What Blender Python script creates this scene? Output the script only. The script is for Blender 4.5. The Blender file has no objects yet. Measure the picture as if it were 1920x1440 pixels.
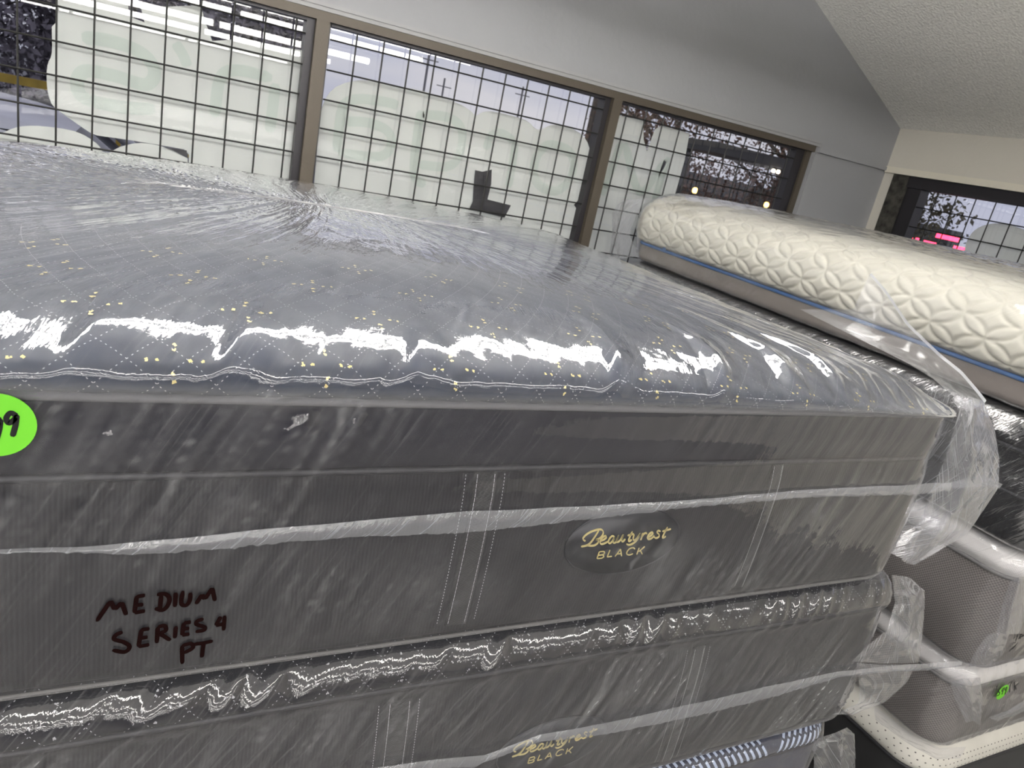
import bpy, math, random
import numpy as np
from mathutils import Vector, Matrix

# ------------------------------------------------------------------ camera, sky, exposure
sc = bpy.context.scene
YAW, PITCH, ROLL, FPX = 0.516194, 0.314160, 0.212312, 1361.4      # radians, focal length in px of a 1920 frame
CZ = 1.8                                                          # eye height, camera stands at (0, 0, CZ)
_cy, _sy, _cp, _sp = math.cos(YAW), math.sin(YAW), math.cos(PITCH), math.sin(PITCH)
FWD = np.array([_sy * _cp, _cy * _cp, -_sp]); _r = np.array([_cy, -_sy, 0.0]); _u = np.cross(_r, FWD)
RIGHT = math.cos(ROLL) * _r + math.sin(ROLL) * _u
UP = -math.sin(ROLL) * _r + math.cos(ROLL) * _u
cam_data = bpy.data.cameras.new('camera'); cam = bpy.data.objects.new('camera', cam_data)
sc.collection.objects.link(cam); sc.camera = cam
m = Matrix.Identity(4)
for i in range(3):
    m[i][0], m[i][1], m[i][2] = RIGHT[i], UP[i], -FWD[i]
m[0][3], m[1][3], m[2][3] = 0.0, 0.0, CZ
cam.matrix_world = m
cam_data.sensor_width = 36.0; cam_data.lens = FPX * 36.0 / 1920.0
cam_data.clip_start = 0.02; cam_data.clip_end = 400
cam_data.dof.use_dof = True; cam_data.dof.focus_distance = 1.0; cam_data.dof.aperture_fstop = 14.0

world = bpy.data.worlds.new('overcast_sky'); sc.world = world; world.use_nodes = True
wn = world.node_tree.nodes; wl = world.node_tree.links
bg = wn['Background']; bg.inputs['Strength'].default_value = 0.50
_tc = wn.new('ShaderNodeTexCoord'); _mp = wn.new('ShaderNodeMapping'); _mp.inputs['Scale'].default_value = (2, 2, 9)
_nz = wn.new('ShaderNodeTexNoise'); _nz.inputs['Scale'].default_value = 1.6; _nz.inputs['Detail'].default_value = 4
_rp = wn.new('ShaderNodeValToRGB')
_rp.color_ramp.elements[0].position = 0.35; _rp.color_ramp.elements[0].color = (0.66, 0.68, 0.86, 1)
_rp.color_ramp.elements[1].position = 0.65; _rp.color_ramp.elements[1].color = (0.92, 0.90, 0.98, 1)
wl.new(_tc.outputs['Generated'], _mp.inputs['Vector']); wl.new(_mp.outputs['Vector'], _nz.inputs['Vector'])
wl.new(_nz.outputs['Fac'], _rp.inputs['Fac']); wl.new(_rp.outputs['Color'], bg.inputs['Color'])

TUBE_STRENGTH = 14.0
sc.view_settings.view_transform = 'Standard'; sc.view_settings.look = 'None'
sc.view_settings.gamma = 1.0; sc.view_settings.use_curve_mapping = False
sc.view_settings.exposure = 0.55
sc.cycles.max_bounces = 10; sc.cycles.transparent_max_bounces = 24
sc.cycles.diffuse_bounces = 4; sc.cycles.glossy_bounces = 5
sc.cycles.caustics_reflective = False; sc.cycles.caustics_refractive = False
sc.cycles.sample_clamp_indirect = 6.0
sc.cycles.use_denoising = True

rng = random.Random(7)

# ------------------------------------------------------------------ helpers
def ray(px, py):
    return FWD + RIGHT * ((px - 960) / FPX) + UP * ((720 - py) / FPX)
def onY(px, py, y):
    d = ray(px, py); p = d * (y / d[1]); return (p[0], p[1], p[2] + CZ)
def onX(px, py, x):
    d = ray(px, py); p = d * (x / d[0]); return (p[0], p[1], p[2] + CZ)

def link(o, parent=None):
    sc.collection.objects.link(o)
    if parent is not None: o.parent = parent
    return o
def tag(o, label=None, cat=None, group=None, kind=None):
    if label: o['label'] = label
    if cat: o['category'] = cat
    if group: o['group'] = group
    if kind: o['kind'] = kind
    return o
def empty(name, loc, label, cat, group=None):
    o = link(bpy.data.objects.new(name, None)); o.location = loc; o.empty_display_size = 0.05
    bpy.context.view_layer.update()
    return tag(o, label, cat, group)

def mesh_obj(name, verts, faces, mats, parent=None, smooth=True, uv=None, midx=None, attr=None):
    me = bpy.data.meshes.new(name)
    verts = np.asarray(verts, dtype=np.float32)
    if parent is not None:                       # coordinates are given in the world; parents are only translated
        off = np.array(root_loc(parent), dtype=np.float32); verts = verts - off
    me.from_pydata(verts.tolist(), [], [tuple(f) for f in faces])
    if not isinstance(mats, (list, tuple)): mats = [mats]
    for mt in mats: me.materials.append(mt)
    if midx is not None: me.polygons.foreach_set('material_index', np.asarray(midx, dtype=np.int32))
    me.polygons.foreach_set('use_smooth', np.full(len(me.polygons), bool(smooth)))
    if uv is not None:
        lay = me.uv_layers.new(name='UVMap')
        vi = np.zeros(len(me.loops), dtype=np.int32); me.loops.foreach_get('vertex_index', vi)
        lay.data.foreach_set('uv', np.asarray(uv, dtype=np.float32)[vi].ravel())
    if attr:
        for k, v in attr.items():
            a = me.attributes.new(k, 'FLOAT', 'POINT'); a.data.foreach_set('value', np.asarray(v, dtype=np.float32))
    me.update()
    return link(bpy.data.objects.new(name, me), parent)

def root_loc(o):
    p = Vector((0, 0, 0))
    while o is not None:
        p += o.location; o = o.parent
    return p

class MB:
    def __init__(s): s.v = []; s.f = []; s.mi = []
    def box(s, x0, x1, y0, y1, z0, z1, mi=0):
        b = len(s.v)
        s.v += [(x0, y0, z0), (x1, y0, z0), (x1, y1, z0), (x0, y1, z0), (x0, y0, z1), (x1, y0, z1), (x1, y1, z1), (x0, y1, z1)]
        for q in ((3, 2, 1, 0), (4, 5, 6, 7), (0, 1, 5, 4), (1, 2, 6, 5), (2, 3, 7, 6), (3, 0, 4, 7)):
            s.f.append([b + i for i in q]); s.mi.append(mi)
    def grid(s, P, closed_u=False, mi=0):            # P[k][i] -> point
        b = len(s.v); K = len(P); N = len(P[0])
        for row in P: s.v += [tuple(p) for p in row]
        for k in range(K - 1):
            for i in range(N if closed_u else N - 1):
                j = (i + 1) % N
                s.f.append([b + k * N + i, b + k * N + j, b + (k + 1) * N + j, b + (k + 1) * N + i]); s.mi.append(mi)
    def poly(s, pts, mi=0):
        b = len(s.v); s.v += [tuple(p) for p in pts]; s.f.append(list(range(b, b + len(pts)))); s.mi.append(mi)
    def prism(s, pts, off, mi=0):                    # closed outline swept by an offset vector
        b = len(s.v); n = len(pts); off = np.array(off)
        s.v += [tuple(p) for p in pts] + [tuple(np.array(p) + off) for p in pts]
        s.f.append(list(range(b, b + n))); s.mi.append(mi)
        s.f.append(list(range(b + 2 * n - 1, b + n - 1, -1))); s.mi.append(mi)
        for i in range(n):
            j = (i + 1) % n
            s.f.append([b + j, b + i, b + n + i, b + n + j]); s.mi.append(mi)
    def tube(s, pts, r, n=8, closed=False, mi=0, cap=True):
        pts = [np.array(p, float) for p in pts]; N = len(pts); rows = []
        rr = r if hasattr(r, '__len__') else [r] * N
        for k in range(N):
            a = pts[(k - 1) % N] if (closed or k > 0) else pts[k]
            c = pts[(k + 1) % N] if (closed or k < N - 1) else pts[k]
            t = c - a; t = t / (np.linalg.norm(t) + 1e-12)
            up = np.array([0, 0, 1.0]) if abs(t[2]) < 0.95 else np.array([1.0, 0, 0])
            e1 = np.cross(t, up); e1 /= np.linalg.norm(e1); e2 = np.cross(e1, t)
            rows.append([pts[k] + rr[k] * (math.cos(q * 2 * math.pi / n) * e1 + math.sin(q * 2 * math.pi / n) * e2) for q in range(n)])
        if closed: rows.append(rows[0])
        b = len(s.v); s.grid(rows, True, mi)
        if cap and not closed:
            s.f.append([b + i for i in range(n)]); s.mi.append(mi)
            s.f.append([b + (N - 1) * n + i for i in range(n)][::-1]); s.mi.append(mi)
    def build(s, name, mats, parent=None, smooth=False):
        return mesh_obj(name, s.v, s.f, mats, parent, smooth, midx=s.mi)

# gradient noise on numpy arrays
_perm = np.random.RandomState(3).permutation(512)
_ga = np.random.RandomState(5).rand(512) * 2 * np.pi
def noise(x, y, seed=0):
    x = np.asarray(x, float); y = np.asarray(y, float)
    xi = np.floor(x).astype(int); yi = np.floor(y).astype(int); xf = x - xi; yf = y - yi
    def g(ix, iy, dx, dy):
        h = _perm[(_perm[(ix + seed * 57) & 511] + iy) & 511]; a = _ga[h]
        return np.cos(a) * dx + np.sin(a) * dy
    u = xf * xf * xf * (xf * (xf * 6 - 15) + 10); v = yf * yf * yf * (yf * (yf * 6 - 15) + 10)
    a = g(xi, yi, xf, yf); b = g(xi + 1, yi, xf - 1, yf); c = g(xi, yi + 1, xf, yf - 1); d = g(xi + 1, yi + 1, xf - 1, yf - 1)
    return ((a + (b - a) * u) * (1 - v) + (c + (d - c) * u) * v) * 1.4
def ridge(n): return 1.0 - np.minimum(1.0, np.abs(n) * 2.2)
def sstep(a, b, x):
    t = np.clip((np.asarray(x, float) - a) / (b - a), 0, 1); return t * t * (3 - 2 * t)

# ------------------------------------------------------------------ materials
def new_mat(name):
    mt = bpy.data.materials.new(name); mt.use_nodes = True
    nt = mt.node_tree; bs = nt.nodes['Principled BSDF']; return mt, nt, bs
def simple(name, col, rough=0.6, metal=0.0, bump=0.0, bscale=80.0, var=0.0, vscale=6.0, spec=0.5, emit=None, estr=0.0):
    mt, nt, bs = new_mat(name)
    bs.inputs['Base Color'].default_value = (*col, 1); bs.inputs['Roughness'].default_value = rough
    bs.inputs['Metallic'].default_value = metal; bs.inputs['Specular IOR Level'].default_value = spec
    tc = nt.nodes.new('ShaderNodeTexCoord')
    if var > 0:
        nz = nt.nodes.new('ShaderNodeTexNoise'); nz.inputs['Scale'].default_value = vscale; nz.inputs['Detail'].default_value = 5
        nt.links.new(tc.outputs['Object'], nz.inputs['Vector'])
        rp = nt.nodes.new('ShaderNodeValToRGB')
        rp.color_ramp.elements[0].position = .3; rp.color_ramp.elements[0].color = (*[c * (1 - var) for c in col], 1)
        rp.color_ramp.elements[1].position = .7; rp.color_ramp.elements[1].color = (*[min(1, c * (1 + var)) for c in col], 1)
        nt.links.new(nz.outputs['Fac'], rp.inputs['Fac']); nt.links.new(rp.outputs['Color'], bs.inputs['Base Color'])
    if bump > 0:
        nb = nt.nodes.new('ShaderNodeTexNoise'); nb.inputs['Scale'].default_value = bscale; nb.inputs['Detail'].default_value = 3
        nt.links.new(tc.outputs['Object'], nb.inputs['Vector'])
        bp = nt.nodes.new('ShaderNodeBump'); bp.inputs['Strength'].default_value = bump; bp.inputs['Distance'].default_value = 0.01
        nt.links.new(nb.outputs['Fac'], bp.inputs['Height']); nt.links.new(bp.outputs['Normal'], bs.inputs['Normal'])
    if emit:
        bs.inputs['Emission Color'].default_value = (*emit, 1); bs.inputs['Emission Strength'].default_value = estr
    return mt

def fabric(name, col, col2=None, ribs=0.0, weave=0.0, rough=0.85, sheen=0.2, var=0.12):
    """woven cloth in UV space: u runs along the border, v up the side, both in metres"""
    mt, nt, bs = new_mat(name); col2 = col2 or tuple(c * 1.6 for c in col)
    N = nt.nodes; L = nt.links
    bs.inputs['Roughness'].default_value = rough
    bs.inputs['Sheen Weight'].default_value = sheen; bs.inputs['Sheen Roughness'].default_value = 0.4
    uv = N.new('ShaderNodeUVMap'); sep = N.new('ShaderNodeSeparateXYZ'); L.new(uv.outputs['UV'], sep.inputs['Vector'])
    def math_(op, a, b=None):
        q = N.new('ShaderNodeMath'); q.operation = op
        for i, w in enumerate((a, b)):
            if w is None: continue
            if isinstance(w, (int, float)): q.inputs[i].default_value = w
            else: L.new(w, q.inputs[i])
        return q.outputs[0]
    fac = None
    if ribs > 0:
        su = math_('SINE', math_('MULTIPLY', sep.outputs['X'], 2 * math.pi / ribs)); fac = math_('MULTIPLY_ADD', su, 0.5); 
        fac.node.inputs[2].default_value = 0.5
        nz = N.new('ShaderNodeTexNoise'); nz.inputs['Scale'].default_value = 500
        L.new(uv.outputs['UV'], nz.inputs['Vector']); fac = math_('MULTIPLY', fac, nz.outputs['Fac'])
    if weave > 0:
        a = math_('SINE', math_('MULTIPLY', sep.outputs['X'], 2 * math.pi / weave)); b = math_('SINE', math_('MULTIPLY', sep.outputs['Y'], 2 * math.pi / weave))
        w = math_('MULTIPLY_ADD', math_('MULTIPLY', a, b), 0.5); w.node.inputs[2].default_value = 0.5; fac = w
    big = N.new('ShaderNodeTexNoise'); big.inputs['Scale'].default_value = 9; big.inputs['Detail'].default_value = 4
    L.new(uv.outputs['UV'], big.inputs['Vector'])
    if fac is None: fac = big.outputs['Fac']
    mx = N.new('ShaderNodeMix'); mx.data_type = 'RGBA'
    mx.inputs[6].default_value = (*col, 1); mx.inputs[7].default_value = (*col2, 1); L.new(fac, mx.inputs[0])
    hs = N.new('ShaderNodeHueSaturation'); L.new(mx.outputs[2], hs.inputs['Color'])
    vv = math_('MULTIPLY_ADD', big.outputs['Fac'], var * 2); vv.node.inputs[2].default_value = 1 - var
    L.new(vv, hs.inputs['Value']); L.new(hs.outputs['Color'], bs.inputs['Base Color'])
    bp = N.new('ShaderNodeBump'); bp.inputs['Strength'].default_value = 0.35; bp.inputs['Distance'].default_value = 0.001
    L.new(fac, bp.inputs['Height']); L.new(bp.outputs['Normal'], bs.inputs['Normal'])
    return mt

def film(name, haze=0.06, r0=0.08, rough=0.03, bump=0.25, ang=0.9, tint=(0.97, 0.97, 1.0), streak=0.10, hcol=(0.80, 0.81, 0.84), fine=1.0):
    """clear polyethylene: see-through, mirror-like at grazing angles, faintly milky where it is doubled or creased, fold glints painted into that haze"""
    mt = bpy.data.materials.new(name); mt.use_nodes = True; nt = mt.node_tree; N = nt.nodes; L = nt.links
    N.remove(N['Principled BSDF']); out = N['Material Output']
    uv = N.new('ShaderNodeUVMap')
    def mathn(op, a, b=None, c=None):
        q = N.new('ShaderNodeMath'); q.operation = op
        for i, w in enumerate((a, b, c)):
            if w is None: continue
            if isinstance(w, (int, float)): q.inputs[i].default_value = w
            else: L.new(w, q.inputs[i])
        return q.outputs[0]
    def stretched(sx, sy, rot, sc_=1.0, det=3, rgh=0.5):
        mp = N.new('ShaderNodeMapping'); mp.vector_type = 'TEXTURE'; mp.inputs['Rotation'].default_value = (0, 0, rot)
        mp.inputs['Scale'].default_value = (sx, sy, 1); L.new(uv.outputs['UV'], mp.inputs['Vector'])
        nz = N.new('ShaderNodeTexNoise'); nz.noise_dimensions = '2D'; nz.inputs['Scale'].default_value = sc_
        nz.inputs['Detail'].default_value = det; nz.inputs['Roughness'].default_value = rgh
        L.new(mp.outputs['Vector'], nz.inputs['Vector']); return nz.outputs['Fac']
    n1 = stretched(0.16, 0.020, ang, 1.0, 3)           # long soft folds
    n2 = stretched(0.05, 0.006, ang + 0.15, 1.0, 2)    # fine creases
    n3 = stretched(0.20, 0.0035, ang - 0.1, 1.0, 2)    # scuff streaks
    n4 = stretched(0.012, 0.008, 0.3, 1.0, 2)          # crinkle
    r2 = mathn('ABSOLUTE', mathn('SUBTRACT', n2, 0.5))
    h = mathn('ADD', mathn('MULTIPLY', n1, 1.0), mathn('ADD', mathn('MULTIPLY', r2, -0.35 * fine), mathn('MULTIPLY', n4, 0.12 * fine)))
    bp = N.new('ShaderNodeBump'); bp.inputs['Strength'].default_value = bump; bp.inputs['Distance'].default_value = 0.006
    L.new(h, bp.inputs['Height'])
    lw = N.new('ShaderNodeLayerWeight'); lw.inputs['Blend'].default_value = 0.5; L.new(bp.outputs['Normal'], lw.inputs['Normal'])
    fr = mathn('MULTIPLY_ADD', mathn('POWER', lw.outputs['Facing'], 2.8), 1.0 - r0, r0)
    tr = N.new('ShaderNodeBsdfTransparent'); tr.inputs['Color'].default_value = (*tint, 1)
    gl = N.new('ShaderNodeBsdfGlossy'); gl.inputs['Roughness'].default_value = rough; gl.inputs['Color'].default_value = (1, 1, 1, 1)
    L.new(bp.outputs['Normal'], gl.inputs['Normal'])
    mx = N.new('ShaderNodeMixShader'); L.new(fr, mx.inputs['Fac']); L.new(tr.outputs[0], mx.inputs[1]); L.new(gl.outputs[0], mx.inputs[2])
    df = N.new('ShaderNodeBsdfDiffuse'); df.inputs['Color'].default_value = (*hcol, 1); L.new(bp.outputs['Normal'], df.inputs['Normal'])
    tl = N.new('ShaderNodeBsdfTranslucent'); tl.inputs['Color'].default_value = (*hcol, 1)
    dm = N.new('ShaderNodeMixShader'); dm.inputs['Fac'].default_value = 0.35; L.new(df.outputs[0], dm.inputs[1]); L.new(tl.outputs[0], dm.inputs[2])
    at = N.new('ShaderNodeAttribute'); at.attribute_name = 'haze'
    s3 = N.new('ShaderNodeMapRange'); s3.inputs['From Min'].default_value = 0.58; s3.inputs['From Max'].default_value = 0.72
    s3.inputs['To Max'].default_value = streak; L.new(n3, s3.inputs['Value'])
    hz = mathn('ADD', mathn('ADD', s3.outputs[0], haze), at.outputs['Fac'])
    mh = N.new('ShaderNodeMixShader'); L.new(hz, mh.inputs['Fac']); L.new(mx.outputs[0], mh.inputs[1]); L.new(dm.outputs[0], mh.inputs[2])
    L.new(mh.outputs[0], out.inputs['Surface'])
    return mt

def glass_mat():
    mt = bpy.data.materials.new('window_glass'); mt.use_nodes = True; nt = mt.node_tree; N = nt.nodes; L = nt.links
    N.remove(N['Principled BSDF']); out = N['Material Output']
    lw = N.new('ShaderNodeLayerWeight'); lw.inputs['Blend'].default_value = 0.5
    pw = N.new('ShaderNodeMath'); pw.operation = 'POWER'; pw.inputs[1].default_value = 5; L.new(lw.outputs['Facing'], pw.inputs[0])
    ma = N.new('ShaderNodeMath'); ma.operation = 'MULTIPLY_ADD'; ma.inputs[1].default_value = .91; ma.inputs[2].default_value = .09; L.new(pw.outputs[0], ma.inputs[0])
    tr = N.new('ShaderNodeBsdfTransparent'); tr.inputs['Color'].default_value = (.97, .98, .975, 1)
    gl = N.new('ShaderNodeBsdfGlossy'); gl.inputs['Roughness'].default_value = 0.0
    mx = N.new('ShaderNodeMixShader'); L.new(ma.outputs[0], mx.inputs[0]); L.new(tr.outputs[0], mx.inputs[1]); L.new(gl.outputs[0], mx.inputs[2])
    L.new(mx.outputs[0], out.inputs['Surface']); return mt
def vinyl_mat(name, col, trans=0.45):
    mt = bpy.data.materials.new(name); mt.use_nodes = True; nt = mt.node_tree; N = nt.nodes; L = nt.links
    N.remove(N['Principled BSDF']); out = N['Material Output']
    df = N.new('ShaderNodeBsdfDiffuse'); df.inputs['Color'].default_value = (*col, 1)
    tl = N.new('ShaderNodeBsdfTranslucent'); tl.inputs['Color'].default_value = (*col, 1)
    mx = N.new('ShaderNodeMixShader'); mx.inputs[0].default_value = trans; L.new(df.outputs[0], mx.inputs[1]); L.new(tl.outputs[0], mx.inputs[2])
    L.new(mx.outputs[0], out.inputs['Surface']); return mt

M = {}
M['wall'] = simple('grey_wall_paint', (.305, .31, .322), .75, bump=.12, bscale=40, var=.03, vscale=2)
M['beige'] = simple('beige_wall_paint', (.65, .62, .555), .8, bump=.15, bscale=60)
M['ceiling'] = simple('popcorn_ceiling', (.90, .89, .86), .95, bump=.55, bscale=95, var=.08, vscale=90)
M['floor'] = simple('vinyl_floor', (.19, .185, .18), .45, var=.1)
M['trim'] = simple('pale_grey_trim', (.31, .31, .315), .55, bump=.1)
M['cream_trim'] = simple('cream_trim', (.74, .70, .60), .6)
M['bronze'] = simple('bronze_aluminium', (.085, .071, .054), .5, metal=.2, bump=.05, bscale=200)
M['dark_frame'] = simple('dark_aluminium', (.028, .026, .030), .4, metal=.3)
M['stone'] = simple('weathered_jamb', (.05, .047, .04), .9, bump=.8, bscale=30, var=.8, vscale=25)
M['wire'] = simple('black_wire', (.012, .012, .011), .5)
M['glass'] = glass_mat()
M['vinyl'] = vinyl_mat('white_window_vinyl', (.90, .91, .89), .5)
M['letter'] = vinyl_mat('pale_green_vinyl', (.80, .845, .815), .5)
M['tape'] = simple('black_tape', (.03, .03, .035), .35, bump=.3, bscale=60)
M['tube'] = simple('lit_tube', (1, 1, 1), .3, emit=(1.0, .972, .93), estr=TUBE_STRENGTH)
M['housing'] = simple('white_enamel', (.8, .8, .78), .4)
M['asphalt'] = simple('asphalt', (.16, .16, .18), .9, bump=.3, bscale=20, var=.25, vscale=.6)
M['foliage_dark'] = simple('dark_leaves', (.26, .24, .28), .8, var=.5, vscale=1)
M['foliage_red'] = simple('russet_leaves', (.15, .085, .06), .8, var=.5, vscale=2)
M['foliage_olive'] = simple('olive_leaves', (.10, .09, .05), .8, var=.5, vscale=2)
M['bark'] = simple('bark', (.06, .045, .04), .9, bump=.6, bscale=20)
M['pole'] = simple('weathered_pole', (.20, .20, .22), .9)
M['silver'] = simple('silver_car_paint', (.52, .53, .60), .3, metal=.15)
M['car_glass'] = simple('tinted_car_glass', (.03, .035, .04), .06)
M['yellow'] = simple('yellow_paint', (.42, .29, .04), .6, var=.15)
M['red_light'] = simple('red_tail_light', (.6, .02, .03), .3, emit=(1, .03, .08), estr=5.0)
M['amber_light'] = simple('amber_lamp', (.8, .5, .1), .3, emit=(1, .55, .12), estr=6.0)
M['lamp_glint'] = simple('glowing_lamp_reflection', (.9, .85, .7), .3, emit=(1, .85, .6), estr=8.0)
M['soffit'] = simple('dark_soffit', (.045, .045, .047), .7)
M['charcoal'] = fabric('charcoal_ribbed_border', (.0085, .0083, .0105), (.026, .0255, .030), ribs=.0045, sheen=.05)
M['quilt_dark'] = fabric('black_quilting', (.010, .010, .013), (.017, .017, .021), sheen=.05)
M['navy_gusset'] = fabric('dark_navy_gusset', (.009, .009, .014), (.016, .016, .023), sheen=.08)
M['quilt_black'] = fabric('blue_black_quilting', (.026, .033, .052), (.040, .050, .071), sheen=.12)
M['binding'] = simple('grey_binding_tape', (.16, .16, .165), .6)
M['binding_dark'] = simple('dark_binding_tape', (.03, .03, .035), .5)
M['piping_pale'] = simple('pale_grey_piping', (.20, .195, .19), .5)
M['thread'] = simple('silver_thread', (.42, .42, .44), .4)
M['gold'] = simple('gold_thread', (.78, .66, .28), .32, metal=.35)
M['webbing'] = fabric('charcoal_webbing', (.018, .018, .019), (.036, .036, .036), weave=.004)
M['patch'] = simple('black_satin_patch', (.010, .011, .016), .35)
M['marker'] = simple('marker_ink', (.008, .002, .002), .8, spec=.05)
M['marker_black'] = simple('black_marker_ink', (.006, .006, .007), .4)
M['green'] = simple('green_sticker', (.16, .60, .03), .5)
M['cream'] = fabric('cream_knit', (.64, .62, .51), (.69, .67, .56), rough=.8, sheen=.2, var=.04)
M['taupe'] = fabric('taupe_border', (.20, .175, .15), (.26, .23, .20), weave=.004)
M['blue_pipe'] = simple('blue_piping', (.055, .15, .36), .5)
M['black_border'] = fabric('black_border', (.012, .012, .013), (.02, .02, .022))
M['grey_weave'] = fabric('grey_brown_weave', (.11, .10, .092), (.30, .275, .25), weave=.0085)
M['white_knit'] = fabric('white_knit', (.72, .70, .66), (.80, .78, .74), weave=.006)
M['perforated'] = fabric('pale_perforated_knit', (.66, .64, .58), (.72, .70, .65))
M['pinhole'] = simple('knit_hole', (.10, .095, .09), .9)
M['navy'] = fabric('navy_border', (.028, .032, .055), (.05, .055, .085), weave=.004)
M['dash'] = simple('pale_blue_dash', (.50, .58, .72), .7)
M['film_main'] = film('clear_mattress_film', haze=.012, r0=.055, rough=.055, bump=.14, streak=.06, ang=1.15)
M['film_low'] = film('creased_mattress_film', haze=.02, r0=.075, rough=.06, bump=.15, streak=.12, ang=1.0)
M['film_foil'] = film('crinkled_glossy_film', haze=.03, r0=.32, rough=.08, bump=1.0, streak=.12)
M['film_veil'] = film('limp_film_veil', haze=.05, r0=.02, rough=.22, bump=.04, streak=.10)
M['film_soft'] = film('thin_mattress_film', haze=.04, r0=.05, rough=.08, bump=.12, streak=.05)
M['film_flap'] = film('loose_film', haze=.17, r0=.08, rough=.10, bump=.16, streak=.25)
M['film_seal'] = film('doubled_film', haze=.26, r0=.08, rough=.15, bump=.4, streak=.06, hcol=(.74, .76, .82))

# ------------------------------------------------------------------ room shell
WY = 2.86            # inside face of the window wall
RX = 3.65            # inside face of the right wall
LX, BY = -7.0, -22.0
ZC = 2.75            # flat ceiling
EAVE = CZ + 0.4925   # where the sloped ceiling meets the right wall
SL = (ZC - EAVE) / 0.472
WT = 0.16
W_TOP = CZ + 0.1035 * WY; W_BOT = 0.92; W_L = -1.98; W_R = 3.075

def structure(name, mb, mat, smooth=False):
    o = mb.build(name, mat, None, smooth); o['kind'] = 'structure'; return o
b = MB(); b.box(LX - .2, RX + .2, BY - .2, WY + WT, -.12, 0); structure('floor', b, M['floor'])
b = MB()
b.box(LX - .2, W_L, WY, WY + WT, 0, ZC); b.box(W_L, W_R, WY, WY + WT, 0, W_BOT); b.box(W_L, W_R, WY, WY + WT, W_TOP, ZC)
b.prism([(W_R, WY, 0), (RX, WY, 0), (RX, WY, EAVE), (RX - SL, WY, ZC), (W_R, WY, ZC if RX - SL > W_R else EAVE + (RX - W_R) * .472)], (0, WT, 0))
structure('wall_back', b, M['wall'])
RW_TOP = CZ + .262; RW_BOT = .95; RW_Y1 = 2.80; RW_Y0 = .30
b = MB()
b.box(RX, RX + WT, RW_Y1, WY + WT, 0, EAVE + .1); b.box(RX, RX + WT, BY, RW_Y0, 0, EAVE + .1)
b.box(RX, RX + WT, RW_Y0, RW_Y1, 0, RW_BOT); b.box(RX, RX + WT, RW_Y0, RW_Y1, RW_TOP, EAVE + .1)
structure('wall_right', b, M['beige'])
b = MB(); b.box(LX - .2, LX, BY, WY, 0, ZC); structure('wall_left', b, M['wall'])
b = MB(); b.box(LX - .2, RX + WT, BY - .2, BY, 0, ZC); structure('wall_front', b, M['wall'])
b = MB(); b.box(LX - .2, RX - SL, BY, WY + WT, ZC, ZC + .1)
b.prism([(RX - SL, BY, ZC), (RX + .02, BY, EAVE - .0095), (RX + .02, BY, EAVE + .09), (RX - SL, BY, ZC + .1)], (0, WY - BY, 0))
structure('ceiling', b, M['ceiling'])
# ledge above the windows and on to the corner
b = MB(); zt = CZ + .1105 * WY
b.box(W_L, W_R + .02, WY - .012, WY - .001, W_TOP, zt - .006); b.box(W_L, W_R + .02, WY - .018, WY - .001, zt - .006, zt + .006)
structure('trim_1', b, M['trim'])
b = MB(); b.box(W_R + .02, RX, WY - .022, WY - .001, CZ + .268, CZ + .288)
b.box(W_R + .004, W_R + .045, WY - .012, WY - .001, W_BOT, CZ + .262)
structure('trim_2', b, M['wall'])
b = MB(); b.box(RX - .025, RX - .001, RW_Y0, RW_Y1 + .045, RW_TOP - .002, RW_TOP + .030)
structure('trim_3', b, M['cream_trim'])

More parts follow.
